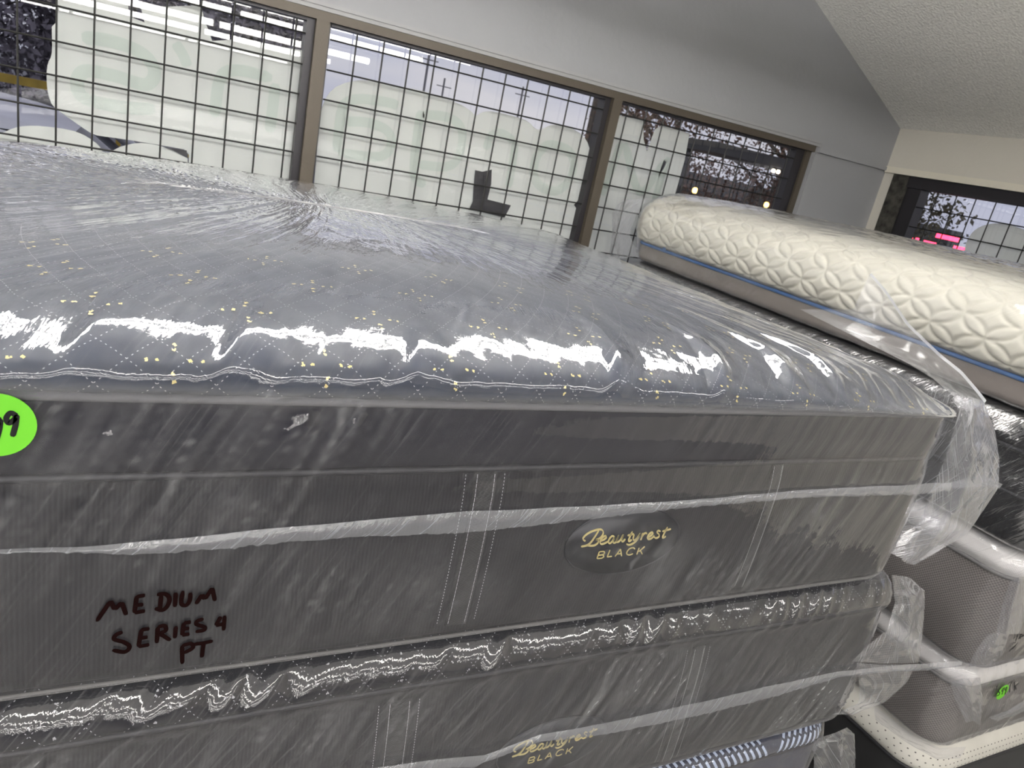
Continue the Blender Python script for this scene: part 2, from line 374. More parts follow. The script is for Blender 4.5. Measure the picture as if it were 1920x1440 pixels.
# ---- windows on the back wall: bays between mullions
FY0, FY1 = WY + .012, WY + .075       # frame depth
GY = WY + .050                        # glass
def bars(mb, a0, a1, z0, z1, plane, along, first_a, first_z, step=.1016, r=.0033):
    a = first_a
    while a < a1:
        if a > a0:
            p = [(a, plane, z0), (a, plane, z1)] if along == 'x' else [(plane, a, z0), (plane, a, z1)]
            mb.tube(p, r, 6)
        a += step
    z = first_z
    while z < z1:
        if z > z0:
            p = [(a0, plane - .004, z), (a1, plane - .004, z)] if along == 'x' else [(plane - .004, a0, z), (plane - .004, a1, z)]
            mb.tube(p, r, 6)
        z += step
mull = [(W_L, W_L + .045), (-.705, -.655), (.545, .592), (1.817, 1.862), (2.985, 3.075)]
zbar = CZ + .0388 * WY - .1016 * 9
win_roots = []
for n in range(4):
    a0 = mull[n][1]; a1 = mull[n + 1][0]
    fr = MB()
    if n == 0: fr.box(mull[0][0], mull[0][1], FY0, FY1, W_BOT, W_TOP)
    fr.box(mull[n + 1][0] + (0 if n < 3 else .055), mull[n + 1][1], FY0 - (.02 if n < 3 else 0), FY1, W_BOT, W_TOP - .0301)
    x0, x1 = mull[n][0 if n == 0 else 1], (mull[n + 1][0] if n < 3 else mull[n + 1][1])
    xh1 = mull[n + 1][1]
    fr.box(x0 if n == 0 else mull[n][1], xh1, FY0 - .02, FY1, W_TOP - .030, W_TOP - .0005)
    fr.box(x0, x1, FY0, FY1, W_BOT + .0005, W_BOT + .045)
    root = fr.build('window_%d' % (n + 1), M['bronze'] if n < 3 else M['bronze']); root['kind'] = 'structure'
    gb = MB()                                     # dark glazing beads round the pane, with painted jamb shade in the last bay
    dr = .028 if n in (1, 2) else .012
    gb.box(a0 + .0005, a0 + .010, FY0 + .01, FY1 - .004, W_BOT + .046, W_TOP - .031); gb.box(a1 - dr, a1 - .0005, FY0 + .004, FY1 - .004, W_BOT + .046, W_TOP - .031)
    gb.box(a0 + .011, a1 - dr - .0005, FY0 + .004, FY1 - .004, W_TOP - .040, W_TOP - .0305)
    if n == 3: gb.box(a1, a1 + .0545, FY0 + .012, FY1, W_BOT + .046, W_TOP - .031)  # painted shade: dark face over the backlit right-hand bronze jamb
    gb.build('glazing_bead', M['dark_frame'], root)
    pb = MB(); pb.poly([(a0 + .010, GY, W_BOT + .045), (a1 - dr, GY, W_BOT + .045), (a1 - dr, GY, W_TOP - .040), (a0 + .010, GY, W_TOP - .040)])
    pb.build('pane', M['glass'], root)
    gr = MB()
    fx = {0: -1.85, 1: -.6345 + .0, 2: .2440 * WY - .1016, 3: 1.915}[n]
    bars(gr, a0 + .010, a1 - dr, W_BOT + .046, W_TOP - .041, WY + .020, 'x', fx, zbar)
    gr.build('security_grille', M['wire'], root)
    win_roots.append(root)
# ---- window in the right wall
fr = MB(); JX0, JX1 = RX + .014, RX + .085
FB = 2.705
fr.box(JX0 - .012, JX1, RW_Y0, FB, RW_TOP - .060, RW_TOP - .0025); fr.box(JX0, JX1, FB - .085, FB, RW_BOT, RW_TOP - .0605)
fr.box(JX0, JX1, RW_Y0, RW_Y0 + .06, RW_BOT, RW_TOP - .0605); fr.box(JX0, JX1, RW_Y0 + .0605, FB - .0855, RW_BOT, RW_BOT + .06)
root = fr.build('window_5', M['dark_frame']); root['kind'] = 'structure'; win_roots.append(root)
jb = MB(); jb.box(RX - .004, RX + .09, FB + .0005, RW_Y1 - .0005, RW_BOT, RW_TOP - .0025); jb.build('jamb', M['stone'], root)
pb = MB(); pb.poly([(RX + .055, RW_Y0 + .06, RW_BOT + .06), (RX + .055, FB - .085, RW_BOT + .06), (RX + .055, FB - .085, RW_TOP - .06), (RX + .055, RW_Y0 + .06, RW_TOP - .06)])
pb.build('pane', M['glass'], root)
gr = MB(); bars(gr, RW_Y0 + .061, FB - .086, RW_BOT + .061, RW_TOP - .061, RX + .026, 'y', RW_Y0 + .0945, RW_TOP - .150 - .1016 * 6, r=.0033); gr.build('security_grille', M['wire'], root)

# ------------------------------------------------------------------ shop sign vinyl and tape on the glass
def catmull(pts, n=6, closed=False):
    pts = [np.array(p, float) for p in pts]; N = len(pts)
    if N < 3 and not closed:
        return [pts[0] + (pts[-1] - pts[0]) * k / (2 * n) for k in range(2 * n + 1)]
    out = []
    for i in range(N if closed else N - 1):
        p1, p2 = pts[i], pts[(i + 1) % N]
        p0 = pts[i - 1] if (closed or i > 0) else 2 * p1 - p2
        p3 = pts[(i + 2) % N] if (closed or i + 2 < N) else 2 * p2 - p1
        for k in range(n):
            t = k / n
            out.append(.5 * (2 * p1 + (p2 - p0) * t + (2 * p0 - 5 * p1 + 4 * p2 - p3) * t * t + (3 * p1 - p0 - 3 * p2 + p3) * t ** 3))
    if not closed: out.append(pts[-1])
    return out
def ribbon(mb, pts, width, normal, lift=0.0, thick=0.0006, smooth_n=6, closed=False, pen=None, round_ends=True, mi=0):
    """flat brush stroke of real thickness along world points"""
    nrm = np.array(normal, float); P = catmull(pts, smooth_n, closed)
    if closed: P = P + [P[0]]
    L, R = [], []
    for k, p in enumerate(P):
        a = P[max(k - 1, 0)]; c = P[min(k + 1, len(P) - 1)]
        if closed and k in (0, len(P) - 1): a, c = P[-2], P[1]
        t = c - a; t = t / (np.linalg.norm(t) + 1e-12); s = np.cross(nrm, t)
        w = width / 2
        if pen is not None: w *= (.45 + .75 * abs(float(np.dot(s, pen))))
        if round_ends and not closed and k in (0, len(P) - 1): w *= .55
        q = np.array(p) + nrm * lift
        L.append(q + s * w); R.append(q - s * w)
    top = nrm * thick
    rows = [[l, l + top, r + top, r] for l, r in zip(L, R)]
    b0 = len(mb.v); mb.grid(rows, True, mi)
    if not closed:
        n = len(rows); mb.f.append([b0, b0 + 3, b0 + 2, b0 + 1]); mb.mi.append(mi)
        e = b0 + 4 * (n - 1); mb.f.append([e, e + 1, e + 2, e + 3]); mb.mi.append(mi)

VY = GY + .004
def decal(pxs, label, parent_z=None, xlim=None):
    pts = [np.array(onY(x, y, VY)) for x, y in pxs]
    if xlim: pts = [np.array((min(max(p[0], xlim[0]), xlim[1]), p[1], max(min(p[2], W_TOP - .042), W_BOT + .05))) for p in pts]
    mb = MB(); mb.prism(pts, (0, .0008, 0)); o = mb.build('window_decal', M['vinyl']); tag(o, label, 'window decal', 'vinyl sign pieces on the windows'); return o
lim2 = (.603, 1.788); lim1 = (-.644, .532); lim3 = (1.873, 2.972)
c2 = catmull([(598, 240), (606, 195), (630, 163), (680, 150), (735, 160), (790, 170), (850, 190), (880, 206), (892, 217), (906, 210), (930, 210), (985, 225), (1008, 243), (1036, 234), (1066, 238), (1096, 258), (1107, 290), (1102, 335), (1088, 370), (1076, 384)], 3)
dec2 = decal([tuple(p) for p in c2] + [(1092, 392), (1092, 560), (570, 560)], 'white vinyl sign piece with pale backward letters filling the middle pane', xlim=lim2)
c1 = catmull([(97, 50), (97, 100), (89, 122), (88, 160), (97, 195), (122, 216), (165, 246), (182, 254)], 3)
c1u = [(105, 42), (104, -40), (239, -40), (241, 30), (271, 42), (264, 14), (376, 10), (386, 44), (398, 77), (436, 74), (475, 77), (540, 90), (640, 112), (640, 520), (356, 520)]
dec1 = decal([tuple(p) for p in c1[::-1]] + c1u + [(354, 290), (345, 280), (300, 272), (238, 262)], 'white vinyl sign piece with pale backward letters filling the left pane', xlim=lim1)
c1b = catmull([(-60, 262), (0, 250), (30, 239), (70, 236), (140, 246), (180, 268), (198, 288), (226, 275), (265, 268), (312, 277), (352, 297)], 3)
dec1b = decal([tuple(p) for p in c1b] + [(352, 520), (-60, 420)], 'white scalloped vinyl strip low on the left pane', xlim=lim1)
dec3 = decal([(1120, 210), (1160, 216), (1206, 226), (1207, 262), (1213, 284), (1228, 243), (1240, 235), (1293, 250), (1284, 300), (1250, 420), (1200, 540), (1050, 500)], 'white vinyl sign piece with a pale backward letter in the right pane', xlim=lim3)
def letter(strokes, parent, org, s, width):
    mb = MB()
    for st in strokes:
        cl = st[0] == 'c'; pts = st[1:] if cl else st
        ribbon(mb, [onY(org[0] + x / s, org[1] + y / s, VY - .0015) for x, y in pts], width, (0, -1, 0), 0, .0006, 6, cl)
    o = mb.build('letter', M['letter'], parent); o['label'] = 'pale green backward letter'; return o
letter([[(1000, 545), (900, 500), (560, 450), (350, 490), (270, 640), (210, 1130)], [(310, 735), (620, 755), (840, 840), (920, 970), (870, 1130), (700, 1195), (240, 1140)]], dec2, (600, 120), 6.857, .036)
letter([[(1300, 600), (1250, 900), (1210, 1420), (1350, 1560)], [(1320, 650), (1600, 675), (1780, 770), (1830, 950), (1760, 1230), (1600, 1320), (1260, 1290)]], dec2, (600, 120), 6.857, .036)
letter([[(730, 590), (690, 880), (640, 1180)], [(715, 580), (550, 480), (410, 520), (350, 690)]], dec2, (860, 180), 6.857, .034)
letter([['c', (1180, 630), (1390, 690), (1480, 850), (1420, 1080), (1250, 1220), (1050, 1160), (965, 1000), (1000, 790), (1085, 670)]], dec2, (860, 180), 6.857, .040)
letter([[(255, 440), (200, 590), (150, 740)], [(275, 445), (360, 720), (500, 545)], [(520, 525), (480, 640), (440, 770)]], dec3, (1080, 120), 3, .040)
letter([[(460, 210), (620, 230), (800, 300), (870, 400), (820, 475), (640, 425), (480, 400), (435, 470), (480, 555), (700, 605), (870, 612)]], dec1, (0, 0), 3, .040)
letter([[(985, 240), (1030, 310), (1055, 375)]], dec1, (0, 0), 3, .034)
letter([[(1550, 470), (1535, 600), (1515, 745)], [(1530, 440), (1340, 395), (1240, 440), (1205, 660)]], dec1, (0, 0), 3, .038)
def decalX(pxs, label):
    pts = [np.array(onX(x, y, RX + .058)) for x, y in pxs]; mb = MB(); mb.prism(pts, (.0008, 0, 0)); o = mb.build('window_decal', M['vinyl'])
    return tag(o, label, 'window decal', 'vinyl sign pieces on the windows')
decalX([(1706, 351), (1729, 357), (1718, 390), (1700, 450), (1690, 500), (1662, 500)], 'narrow white vinyl strip at the left edge of the right-wall window')
decalX([tuple(p) for p in catmull([(1800, 540), (1808, 470), (1822, 437), (1850, 421), (1885, 420), (1925, 432), (1960, 445)], 4)] + [(1960, 560)], 'rounded white vinyl sign piece on the right-wall window')
mb = MB()
mb.prism([onY(x, y, GY - .004) for x, y in [(891, 319), (905, 322), (922, 318), (921, 345), (914, 374), (908, 392), (886, 389), (888, 352)]], (0, .001, 0))
mb.prism([onY(x, y, GY - .0055) for x, y in [(888, 375), (914, 374), (958, 385), (946, 408), (905, 398), (880, 392)]], (0, .001, 0))
tag(mb.build('duct_tape', M['tape']), 'black torn tape in an L shape on the middle pane', 'tape')
mb = MB(); mb.prism([onY(x, y, GY - .004) for x, y in [(306, 276), (330, 279), (350, 282), (352, 294), (340, 290), (322, 281)]], (0, .001, 0))
tag(mb.build('duct_tape', M['tape']), 'small black tape scrap low on the left pane', 'tape')

# ------------------------------------------------------------------ strip lights
LZ = 2.40
def strip_light(x, y, first):
    e = empty('strip_light', (x, y, LZ), 'bare white fluorescent strip light hung in a row under the shop ceiling', 'light', 'hanging strip lights')
    if first is None:
        h = MB(); h.box(x - .91, x + .91, y - .018, y + .018, LZ + .065, LZ + .085); a = h.build('housing', M['housing'], e)
        for sx in (-1, 1): h = MB(); h.box(x + sx * .903 - .008, x + sx * .903 + .008, y - .020, y + .020, LZ - .040, LZ + .0645); first = (first or []) + [h.build('lamp_holder', M['housing'], e)]
        for sx in (-.5, .5): h = MB(); h.tube([(x + sx, y, LZ + .0855), (x + sx, y, ZC)], .004, 6); first.append(h.build('hanger', M['housing'], e))
        t = MB(); t.tube([(x - .893, y, LZ), (x + .893, y, LZ)], .036, 18); c = t.build('tube', M['tube'], e, True)
        return e, first + [a, c]
    for ch in first:
        c = ch.copy(); link(c, e)
    return e, first
first = None
for y in (1.36, 1.22, -.75, -2.1, -4.2, -6.5, -10.4):
    for k in range(5):
        e, first = strip_light((.78 if y > 1 else 1.72) - 1.86 * k, y, first)

# ------------------------------------------------------------------ mattresses
def outline(x0, x1, y0, y1, r, d, nf, ns, nc):
    """rounded rectangle inset by d; the first sample starts the front side; u = arc length, equal to x on the front"""
    rr = max(r - d, .012); X0, X1, Y0, Y1 = x0 + d, x1 - d, y0 + d, y1 - d
    P, Nn, U = [], [], []
    R0 = r; u = x0 + R0
    def side(a, b, n, nrm, L0):
        nonlocal u
        for k in range(n):
            f = k / n; P.append((a[0] + (b[0] - a[0]) * f, a[1] + (b[1] - a[1]) * f)); Nn.append(nrm); U.append(u + L0 * f)
        u += L0
    def corner(c, a0):
        nonlocal u
        for k in range(nc):
            a = a0 + (math.pi / 2) * k / nc
            P.append((c[0] + rr * math.cos(a), c[1] + rr * math.sin(a))); Nn.append((math.cos(a), math.sin(a))); U.append(u + R0 * (math.pi / 2) * k / nc)
        u += R0 * math.pi / 2
    side((X0 + rr, Y0), (X1 - rr, Y0), nf, (0, -1), x1 - x0 - 2 * R0); corner((X1 - rr, Y0 + rr), -math.pi / 2)
    side((X1, Y0 + rr), (X1, Y1 - rr), ns, (1, 0), y1 - y0 - 2 * R0); corner((X1 - rr, Y1 - rr), 0)
    side((X1 - rr, Y1), (X0 + rr, Y1), nf, (0, 1), x1 - x0 - 2 * R0); corner((X0 + rr, Y1 - rr), math.pi / 2)
    side((X0, Y1 - rr), (X0, Y0 + rr), ns, (-1, 0), y1 - y0 - 2 * R0); corner((X0 + rr, Y0 + rr), math.pi)
    return np.array(P), np.array(Nn), np.array(U)

class Shell:
    """a closed or open skin over a rounded box: prof is a list of (inset, height) from below upwards and inwards"""
    def __init__(s, box, r, prof, step=.012, nstep=.010, smooth=True, dome=None, disp=None, zoff=0.0, coarse=None, sfac=1.6):
        x0, x1, y0, y1 = box; s.box = box
        prof = [np.array(p, float) for p in prof]
        dens = []
        for k in range(len(prof) - 1):
            p1, p2 = prof[k], prof[k + 1]
            p0 = prof[k - 1] if k > 0 else 2 * p1 - p2; p3 = prof[k + 2] if k + 2 < len(prof) else 2 * p2 - p1
            n = max(1, int(math.ceil(np.linalg.norm(p2 - p1) / (nstep * (4 if coarse and min(p1[0], p2[0]) >= coarse else 1)))))
            for q in range(n):
                t = q / n
                if smooth:
                    l1, l2 = np.linalg.norm(p2 - p1), 1
                    m1 = .5 * (p2 - p0) * min(1, 2 * l1 / (np.linalg.norm(p2 - p0) + 1e-9)); m2 = .5 * (p3 - p1) * min(1, 2 * l1 / (np.linalg.norm(p3 - p1) + 1e-9))
                    h = (2 * t**3 - 3 * t**2 + 1) * p1 + (t**3 - 2 * t**2 + t) * m1 + (-2 * t**3 + 3 * t**2) * p2 + (t**3 - t**2) * m2
                else: h = p1 + (p2 - p1) * t
                dens.append(h)
        dens.append(prof[-1]); s.prof = np.array(dens)
        seg = np.linalg.norm(np.diff(s.prof, axis=0), axis=1); s.t = np.concatenate([[0], np.cumsum(seg)])
        tan = np.gradient(s.prof, axis=0); tan /= np.linalg.norm(tan, axis=1)[:, None] + 1e-12
        nf = int((x1 - x0) / step); ns = int((y1 - y0) / (step * sfac)); nc = max(6, int(r * 1.6 / step))
        K = len(s.prof); P = []; NR = []
        for k in range(K):
            d, z = s.prof[k]; p, n2, U = outline(x0, x1, y0, y1, r, d, nf, ns, nc)
            P.append(np.column_stack([p, np.full(len(p), z)])); a, c = tan[k][1], tan[k][0]
            NR.append(np.column_stack([n2 * a, np.full(len(p), c)]))
        s.P = np.array(P); s.NR = np.array(NR); s.U = U; s.nf = nf
        s.T = np.repeat(s.t[:, None], len(U), 1); s.UU = np.repeat(U[None, :], K, 0)
        if dome is not None:
            w = sstep(*dome[1], s.P[:, :, 2]); s.P[:, :, 2] += dome[0](s.P[:, :, 0], s.P[:, :, 1]) * w
        if disp is not None:
            s.P = s.P + s.NR * disp(s.UU, s.T, s.P)[:, :, None]
        s.P[:, :, 2] += CZ + zoff
    def t_at(s, d, z):
        k = np.argmin((s.prof[:, 0] - d) ** 2 + (s.prof[:, 1] - z) ** 2); return s.t[k]
    def at(s, u, t):
        """surface point and normal on the front side"""
        fk = np.interp(t, s.t, np.arange(len(s.t))); fi = np.interp(u, s.U[:s.nf + 30], np.arange(s.nf + 30))
        k = min(int(fk), len(s.t) - 2); i = min(int(fi), s.nf + 28); a, b = fk - k, fi - i
        def bl(A): return (A[k, i] * (1 - a) + A[k + 1, i] * a) * (1 - b) + (A[k, i + 1] * (1 - a) + A[k + 1, i + 1] * a) * b
        n = bl(s.NR); return bl(s.P), n / (np.linalg.norm(n) + 1e-9)
    def data(s, cap0=False, cap1=False, t0=None, t1=None):
        K, N = s.P.shape[:2]; V = s.P.reshape(-1, 3); UV = np.column_stack([s.UU.ravel(), s.T.ravel()])
        i = np.arange(N); j = (i + 1) % N; F = []
        for k in range(K - 1):
            F.append(np.column_stack([k * N + i, k * N + j, (k + 1) * N + j, (k + 1) * N + i]))
        F = np.concatenate(F).tolist()
        if cap0: F.append(list(range(N))[::-1])
        if cap1: F.append(list(range((K - 1) * N, K * N)))
        return V, F, UV
    def build(s, name, mat, parent, cap0=False, cap1=False, attr=None, extra=None):
        V, F, UV = s.data(cap0, cap1); mi = [0] * len(F); mats = [mat]
        if extra:
            for mb, mt in extra:
                mats.append(mt); b = len(V); V = np.concatenate([V, np.array(mb.v)]); UV = np.concatenate([UV, np.zeros((len(mb.v), 2))])
                F += [[q + b for q in f] for f in mb.f]; mi += [len(mats) - 1] * len(mb.f)
                if attr: attr = {k: np.concatenate([np.ravel(v), np.zeros(len(mb.v))]) for k, v in attr.items()}
        if attr: attr = {k: np.ravel(v) for k, v in attr.items()}
        return mesh_obj(name, V, F, mats, parent, True, UV, mi, attr)

def ring_tube(box, r, d, z, rad, n=10, dome=None):
    x0, x1, y0, y1 = box; p, _, _ = outline(x0, x1, y0, y1, r, d, int((x1 - x0) / .03), int((y1 - y0) / .04), 8)
    mb = MB(); mb.tube([(a[0], a[1], z + CZ) for a in p], rad, n, closed=True); return mb

def quad(mb, p, e1, e2, w, h):
    mb.poly([p - e1 * w - e2 * h, p + e1 * w - e2 * h, p + e1 * w + e2 * h, p - e1 * w + e2 * h])
def stitch_line(mb, sh, u0, t0, u1, t1, gap=.006, w=.0004, lift=.0012, duty=.32):
    L = math.hypot(u1 - u0, t1 - t0); n = int(L / gap); e = None
    for k in range(n):
        f = (k + .5) / n; u = u0 + (u1 - u0) * f; t = t0 + (t1 - t0) * f
        p, nr = sh.at(u, t); q, _ = sh.at(u + (u1 - u0) / L * .003, t + (t1 - t0) / L * .003)
        e1 = q - p; ln = np.linalg.norm(e1)
        if ln < 1e-6: continue
        e1 /= ln; e2 = np.cross(nr, e1); quad(mb, p + nr * lift, e1, e2, gap * duty / 2, w)

def quilt_extras(sh, ulo, uhi, tlo, thi, a=.052, per=.145, rowh=.085, t_first=.05, flake=.0017):
    th = MB(); gd = MB(); r2 = random.Random(11)
    # diamond stitching: two families of straight lines in (u, t)
    c = math.floor((ulo - thi) / a) * a
    while c < uhi + thi:
        for sg in (1, -1):
            # u = c + sg * t (rising either way)
            lo, hi = tlo, thi
            if sg > 0: lo, hi = max(lo, ulo - c), min(hi, uhi - c)
            else: lo, hi = max(lo, c - uhi), min(hi, c - ulo)
            if hi - lo > .01: stitch_line(th, sh, c + sg * lo, lo, c + sg * hi, hi)
        c += a
    row = 0; t = t_first
    while t < thi - .03:
        u = ulo + (per / 2 if row % 2 else 0) + .03
        while u < uhi:
            for du, dt in ((0, .020), (0, .013), (-.0245, 0), (-.0145, 0), (.0145, 0), (.0245, 0), (0, -.014), (0, -.021)):
                if t + dt < tlo + .004: continue
                for q in range(4):
                    p, nr = sh.at(u + du + r2.uniform(-.0016, .0016), t + dt + r2.uniform(-.0014, .0014)); ex = np.array([1.0, 0, 0]); ey = np.cross(nr, ex); an = r2.uniform(0, 3)
                    e1 = ex * math.cos(an) + ey * math.sin(an); e2 = np.cross(nr, e1); quad(gd, p + nr * .0016, e1, e2, flake * r2.uniform(.5, 1), flake * r2.uniform(.3, .7))
            u += per
        t += rowh; row += 1
    return th, gd

def folds(ang, w, L, seed):
    ca, sa = math.cos(ang), math.sin(ang)
    return lambda u, t: noise((-u * sa + t * ca) / w, (u * ca + t * sa) / L, seed)

# ---------- lettering data (traced strokes, in the photograph's own pixels) ----------
S1 = lambda x, y: (1040 + x / 6.857, 920 + y / 6.857)
SCRIPT = [[(352, 602), (326, 585), (326, 560), (362, 520), (430, 480), (510, 455), (560, 458), (580, 488), (568, 530), (530, 568), (485, 585)],
          [(522, 465), (470, 550), (420, 620), (370, 657), (298, 672)], [(485, 583), (515, 592), (510, 625), (470, 655), (420, 662), (372, 655)],
          [(542, 602), (590, 582), (618, 556), (608, 536), (575, 552), (546, 590), (540, 625), (562, 640), (602, 628), (645, 605)],
          [(722, 545), (690, 540), (656, 580), (646, 618), (666, 630), (700, 600), (728, 545)], [(728, 548), (706, 612), (725, 625), (752, 600), (778, 525)],
          [(778, 525), (752, 600), (768, 614), (802, 585), (838, 518)], [(838, 518), (815, 590), (832, 608), (862, 575)],
          [(952, 480), (905, 588), (917, 604), (945, 585)], [(892, 532), (972, 512)],
          [(975, 518), (962, 578), (985, 590), (1020, 560), (1056, 500)], [(1056, 500), (1010, 590), (950, 640), (905, 652), (878, 638)],
          [(1086, 500), (1060, 592)], [(1070, 552), (1100, 512), (1128, 500), (1138, 515)],
          [(1150, 556), (1195, 530), (1215, 502), (1198, 492), (1165, 520), (1146, 562), (1162, 580), (1198, 568), (1235, 535)],
          [(1312, 482), (1287, 470), (1270, 494), (1294, 520), (1290, 550), (1256, 566), (1234, 554)],
          [(1402, 425), (1342, 545), (1352, 560), (1380, 542)], [(1338, 480), (1446, 450)]]
BLOCK = [[(530, 740), (500, 826)], [(530, 740), (586, 735), (596, 755), (576, 776), (520, 785)], [(576, 778), (586, 800), (560, 820), (500, 826)],
         [(666, 718), (630, 806)], [(630, 806), (692, 798)], [(732, 802), (802, 705)], [(802, 705), (816, 796)], [(756, 771), (810, 764)],
         [(986, 706), (966, 690), (920, 700), (886, 740), (885, 770), (915, 781), (962, 765)],
         [(1040, 690), (1010, 776)], [(1112, 674), (1035, 740)], [(1056, 724), (1080, 772)]]
S2 = lambda x, y: (x / 3, 860 + y / 3)
MARK = [[(548, 855), (585, 800), (625, 742)], [(625, 742), (648, 792)], [(648, 792), (686, 752)], [(686, 752), (712, 822)],
        [(770, 715), (756, 812)], [(768, 720), (816, 714)], [(763, 770), (806, 765)], [(757, 812), (816, 801)],
        [(880, 712), (925, 706), (950, 732), (940, 772), (910, 798), (870, 786)], [(905, 715), (896, 796)], [(985, 700), (980, 780)],
        [(1025, 690), (1015, 758), (1040, 772), (1062, 745), (1066, 700)],
        [(1096, 765), (1130, 712)], [(1130, 712), (1146, 738)], [(1146, 738), (1186, 676)], [(1186, 676), (1202, 748)],
        [(692, 920), (656, 934), (645, 960), (700, 978), (730, 1005), (702, 1034), (634, 1022)],
        [(796, 905), (778, 1005)], [(793, 908), (840, 902)], [(788, 955), (830, 950)], [(778, 1005), (840, 993)],
        [(886, 893), (880, 985)], [(886, 893), (922, 885), (930, 912), (892, 932)], [(898, 932), (956, 970)],
        [(986, 890), (980, 958)], [(1030, 870), (1020, 942)], [(1030, 872), (1070, 866)], [(1026, 906), (1060, 901)], [(1020, 942), (1062, 935)],
        [(1140, 850), (1106, 860), (1100, 880), (1144, 896), (1140, 914), (1094, 922)], [(1234, 836), (1206, 886)], [(1206, 886), (1264, 876)], [(1256, 832), (1250, 916)],
        [(1020, 1002), (1022, 1106)], [(1020, 1004), (1068, 990), (1080, 1015), (1030, 1046)], [(1085, 996), (1192, 976)], [(1140, 986), (1130, 1072)]]

def lettering(parent, surf_y, off, name='lettering'):
    """gold script and capitals on the front of a border; off moves the traced strokes in the plane"""
    mb = MB(); pen = np.array([.55, 0, .83])
    f = lambda x, y: tuple(np.array(onY(*S1(x, y), .72)) * [1, 0, 1] + [off[0], surf_y, off[1]])
    for st in SCRIPT: ribbon(mb, [f(*p) for p in st],   .0028, (0, -1, 0), 0, .0008, 6, pen=np.array([.5, 0, -.86]))
    for st in BLOCK: ribbon(mb, [f(*p) for p in st], .0017, (0, -1, 0), 0, .0008, 5)
    o = mb.build(name, M['gold'], parent); o['label'] = 'gold embroidered lettering'; return o

def band(parent, sh, u, t0, t1, w=.030, lean=0.0, outer=True):
    """vertical webbing strap with stitched lines, following the border"""
    n = 24; rows = []; ths = MB()
    W = w / 2 + (.012 if outer else 0)
    for k in range(n + 1):
        t = t0 + (t1 - t0) * k / n; row = []
        for q in (-1, -.5, 0, .5, 1):
            p, nr = sh.at(u + lean * (k / n) + q * w / 2, t); row.append(p + nr * .0022)
        p0, n0 = sh.at(u + lean * k / n - w / 2 - .0008, t); p1, n1 = sh.at(u + lean * k / n + w / 2 + .0008, t)
        rows.append([p0 - n0 * .001] + row + [p1 - n1 * .001])
    mb = MB(); mb.grid(rows); uv = []
    for k in range(n + 1):
        for q in range(7): uv.append((q * w / 6, (t1 - t0) * k / n))
    b = len(mb.v); mi = [0] * len(mb.f)
    offs = [-w / 2 + .003, w / 2 - .003] + ([-W, W] if outer else [])
    for i, o in enumerate(offs): stitch_line(ths, sh, u + o, t0 + .004, u + o + lean, t1 - .004, gap=.0045 if i > 1 else .006, w=.0004, lift=.0030 if i < 2 else .0010, duty=.85 if i < 2 else .55)
    V = mb.v + ths.v; F = mb.f + [[q + b for q in f] for f in ths.f]
    return mesh_obj('webbing_band', V, F, [M['webbing'], M['thread']], parent, True, uv + [(0, 0)] * len(ths.v), mi + [1] * len(ths.f))

def strip(parent, name, up, lo, y, mat, yb=.0, n=140, seed=1, ragged=.0025, thick=.004):
    """welded film edge hanging on the front: upper and lower line given as lists of world points (x, z)"""
    up = np.array(up); lo = np.array(lo); xs = np.linspace(max(up[0, 0], lo[0, 0]), min(up[-1, 0], lo[-1, 0]), n * 3)
    zu = np.interp(xs, up[:, 0], up[:, 1]) + noise(xs / .09, xs * 0, seed) * .002
    zl = np.interp(xs, lo[:, 0], lo[:, 1]) + noise(xs / .03, xs * 0, seed + 1) * ragged * .6 + noise(xs / .008, xs * 0, seed + 2) * ragged
    zl = np.minimum(zl, zu - .0012)
    R = 7; rows = []; uv = []
    for k in range(R):
        f = k / (R - 1); z = zu + (zl - zu) * f
        yy = y - .0015 - thick * math.sin(f * math.pi * .8) - .002 * noise(xs / .04, xs * 0 + f * 3, seed + 3) * f
        rows.append(np.column_stack([xs, yy, z])); uv += [(a, c) for a, c in zip(xs, z)]
    mb = MB(); mb.grid(rows)
    return mesh_obj(name, mb.v, mb.f, mat, parent, True, uv, attr={'haze': np.full(len(mb.v), 0.0)})

def sheet(parent, name, curves, mat, n=26, m=14, seed=1, amp=.004, wl=.05, hz=0.0):
    """loose film lofted between polylines (lists of world points)"""
    C = []
    for c in curves:
        c = np.array(c, float); s = np.concatenate([[0], np.cumsum(np.linalg.norm(np.diff(c, axis=0), axis=1))]); s /= s[-1]
        q = np.linspace(0, 1, n); C.append(np.column_stack([np.interp(q, s, c[:, i]) for i in range(3)]))
    C = np.array(C); K = len(C); rows = []; q = np.linspace(0, 1, m) * (K - 1)
    for v in q:
        k = min(int(v), K - 2); f = v - k; rows.append(C[k] * (1 - f) + C[k + 1] * f)
    P = np.array(rows); nr = np.cross(np.gradient(P, axis=1), np.gradient(P, axis=0)); nr /= np.linalg.norm(nr, axis=2)[:, :, None] + 1e-12
    ii, kk = np.meshgrid(np.linspace(0, 1, n), np.linspace(0, 1, m)); sc_ = np.linalg.norm(P[0, -1] - P[0, 0])
    h = (ridge(noise(ii * sc_ / wl + kk * 1.5, kk * 2.0, seed)) - .5) * amp + noise(ii * 9, kk * 5, seed + 1) * amp * .6
    h = h * np.minimum(1, 4 * np.sin(math.pi * ii) + .05) * np.minimum(1, 4 * np.sin(math.pi * kk) + .05)
    P = P + nr * h[:, :, None]
    mb = MB(); mb.grid(P); uv = [(a * sc_, b * .3) for a, b in zip(ii.ravel(), kk.ravel())]
    return mesh_obj(name, mb.v, mb.f, mat, parent, True, uv, attr={'haze': np.full(len(mb.v), hz)})

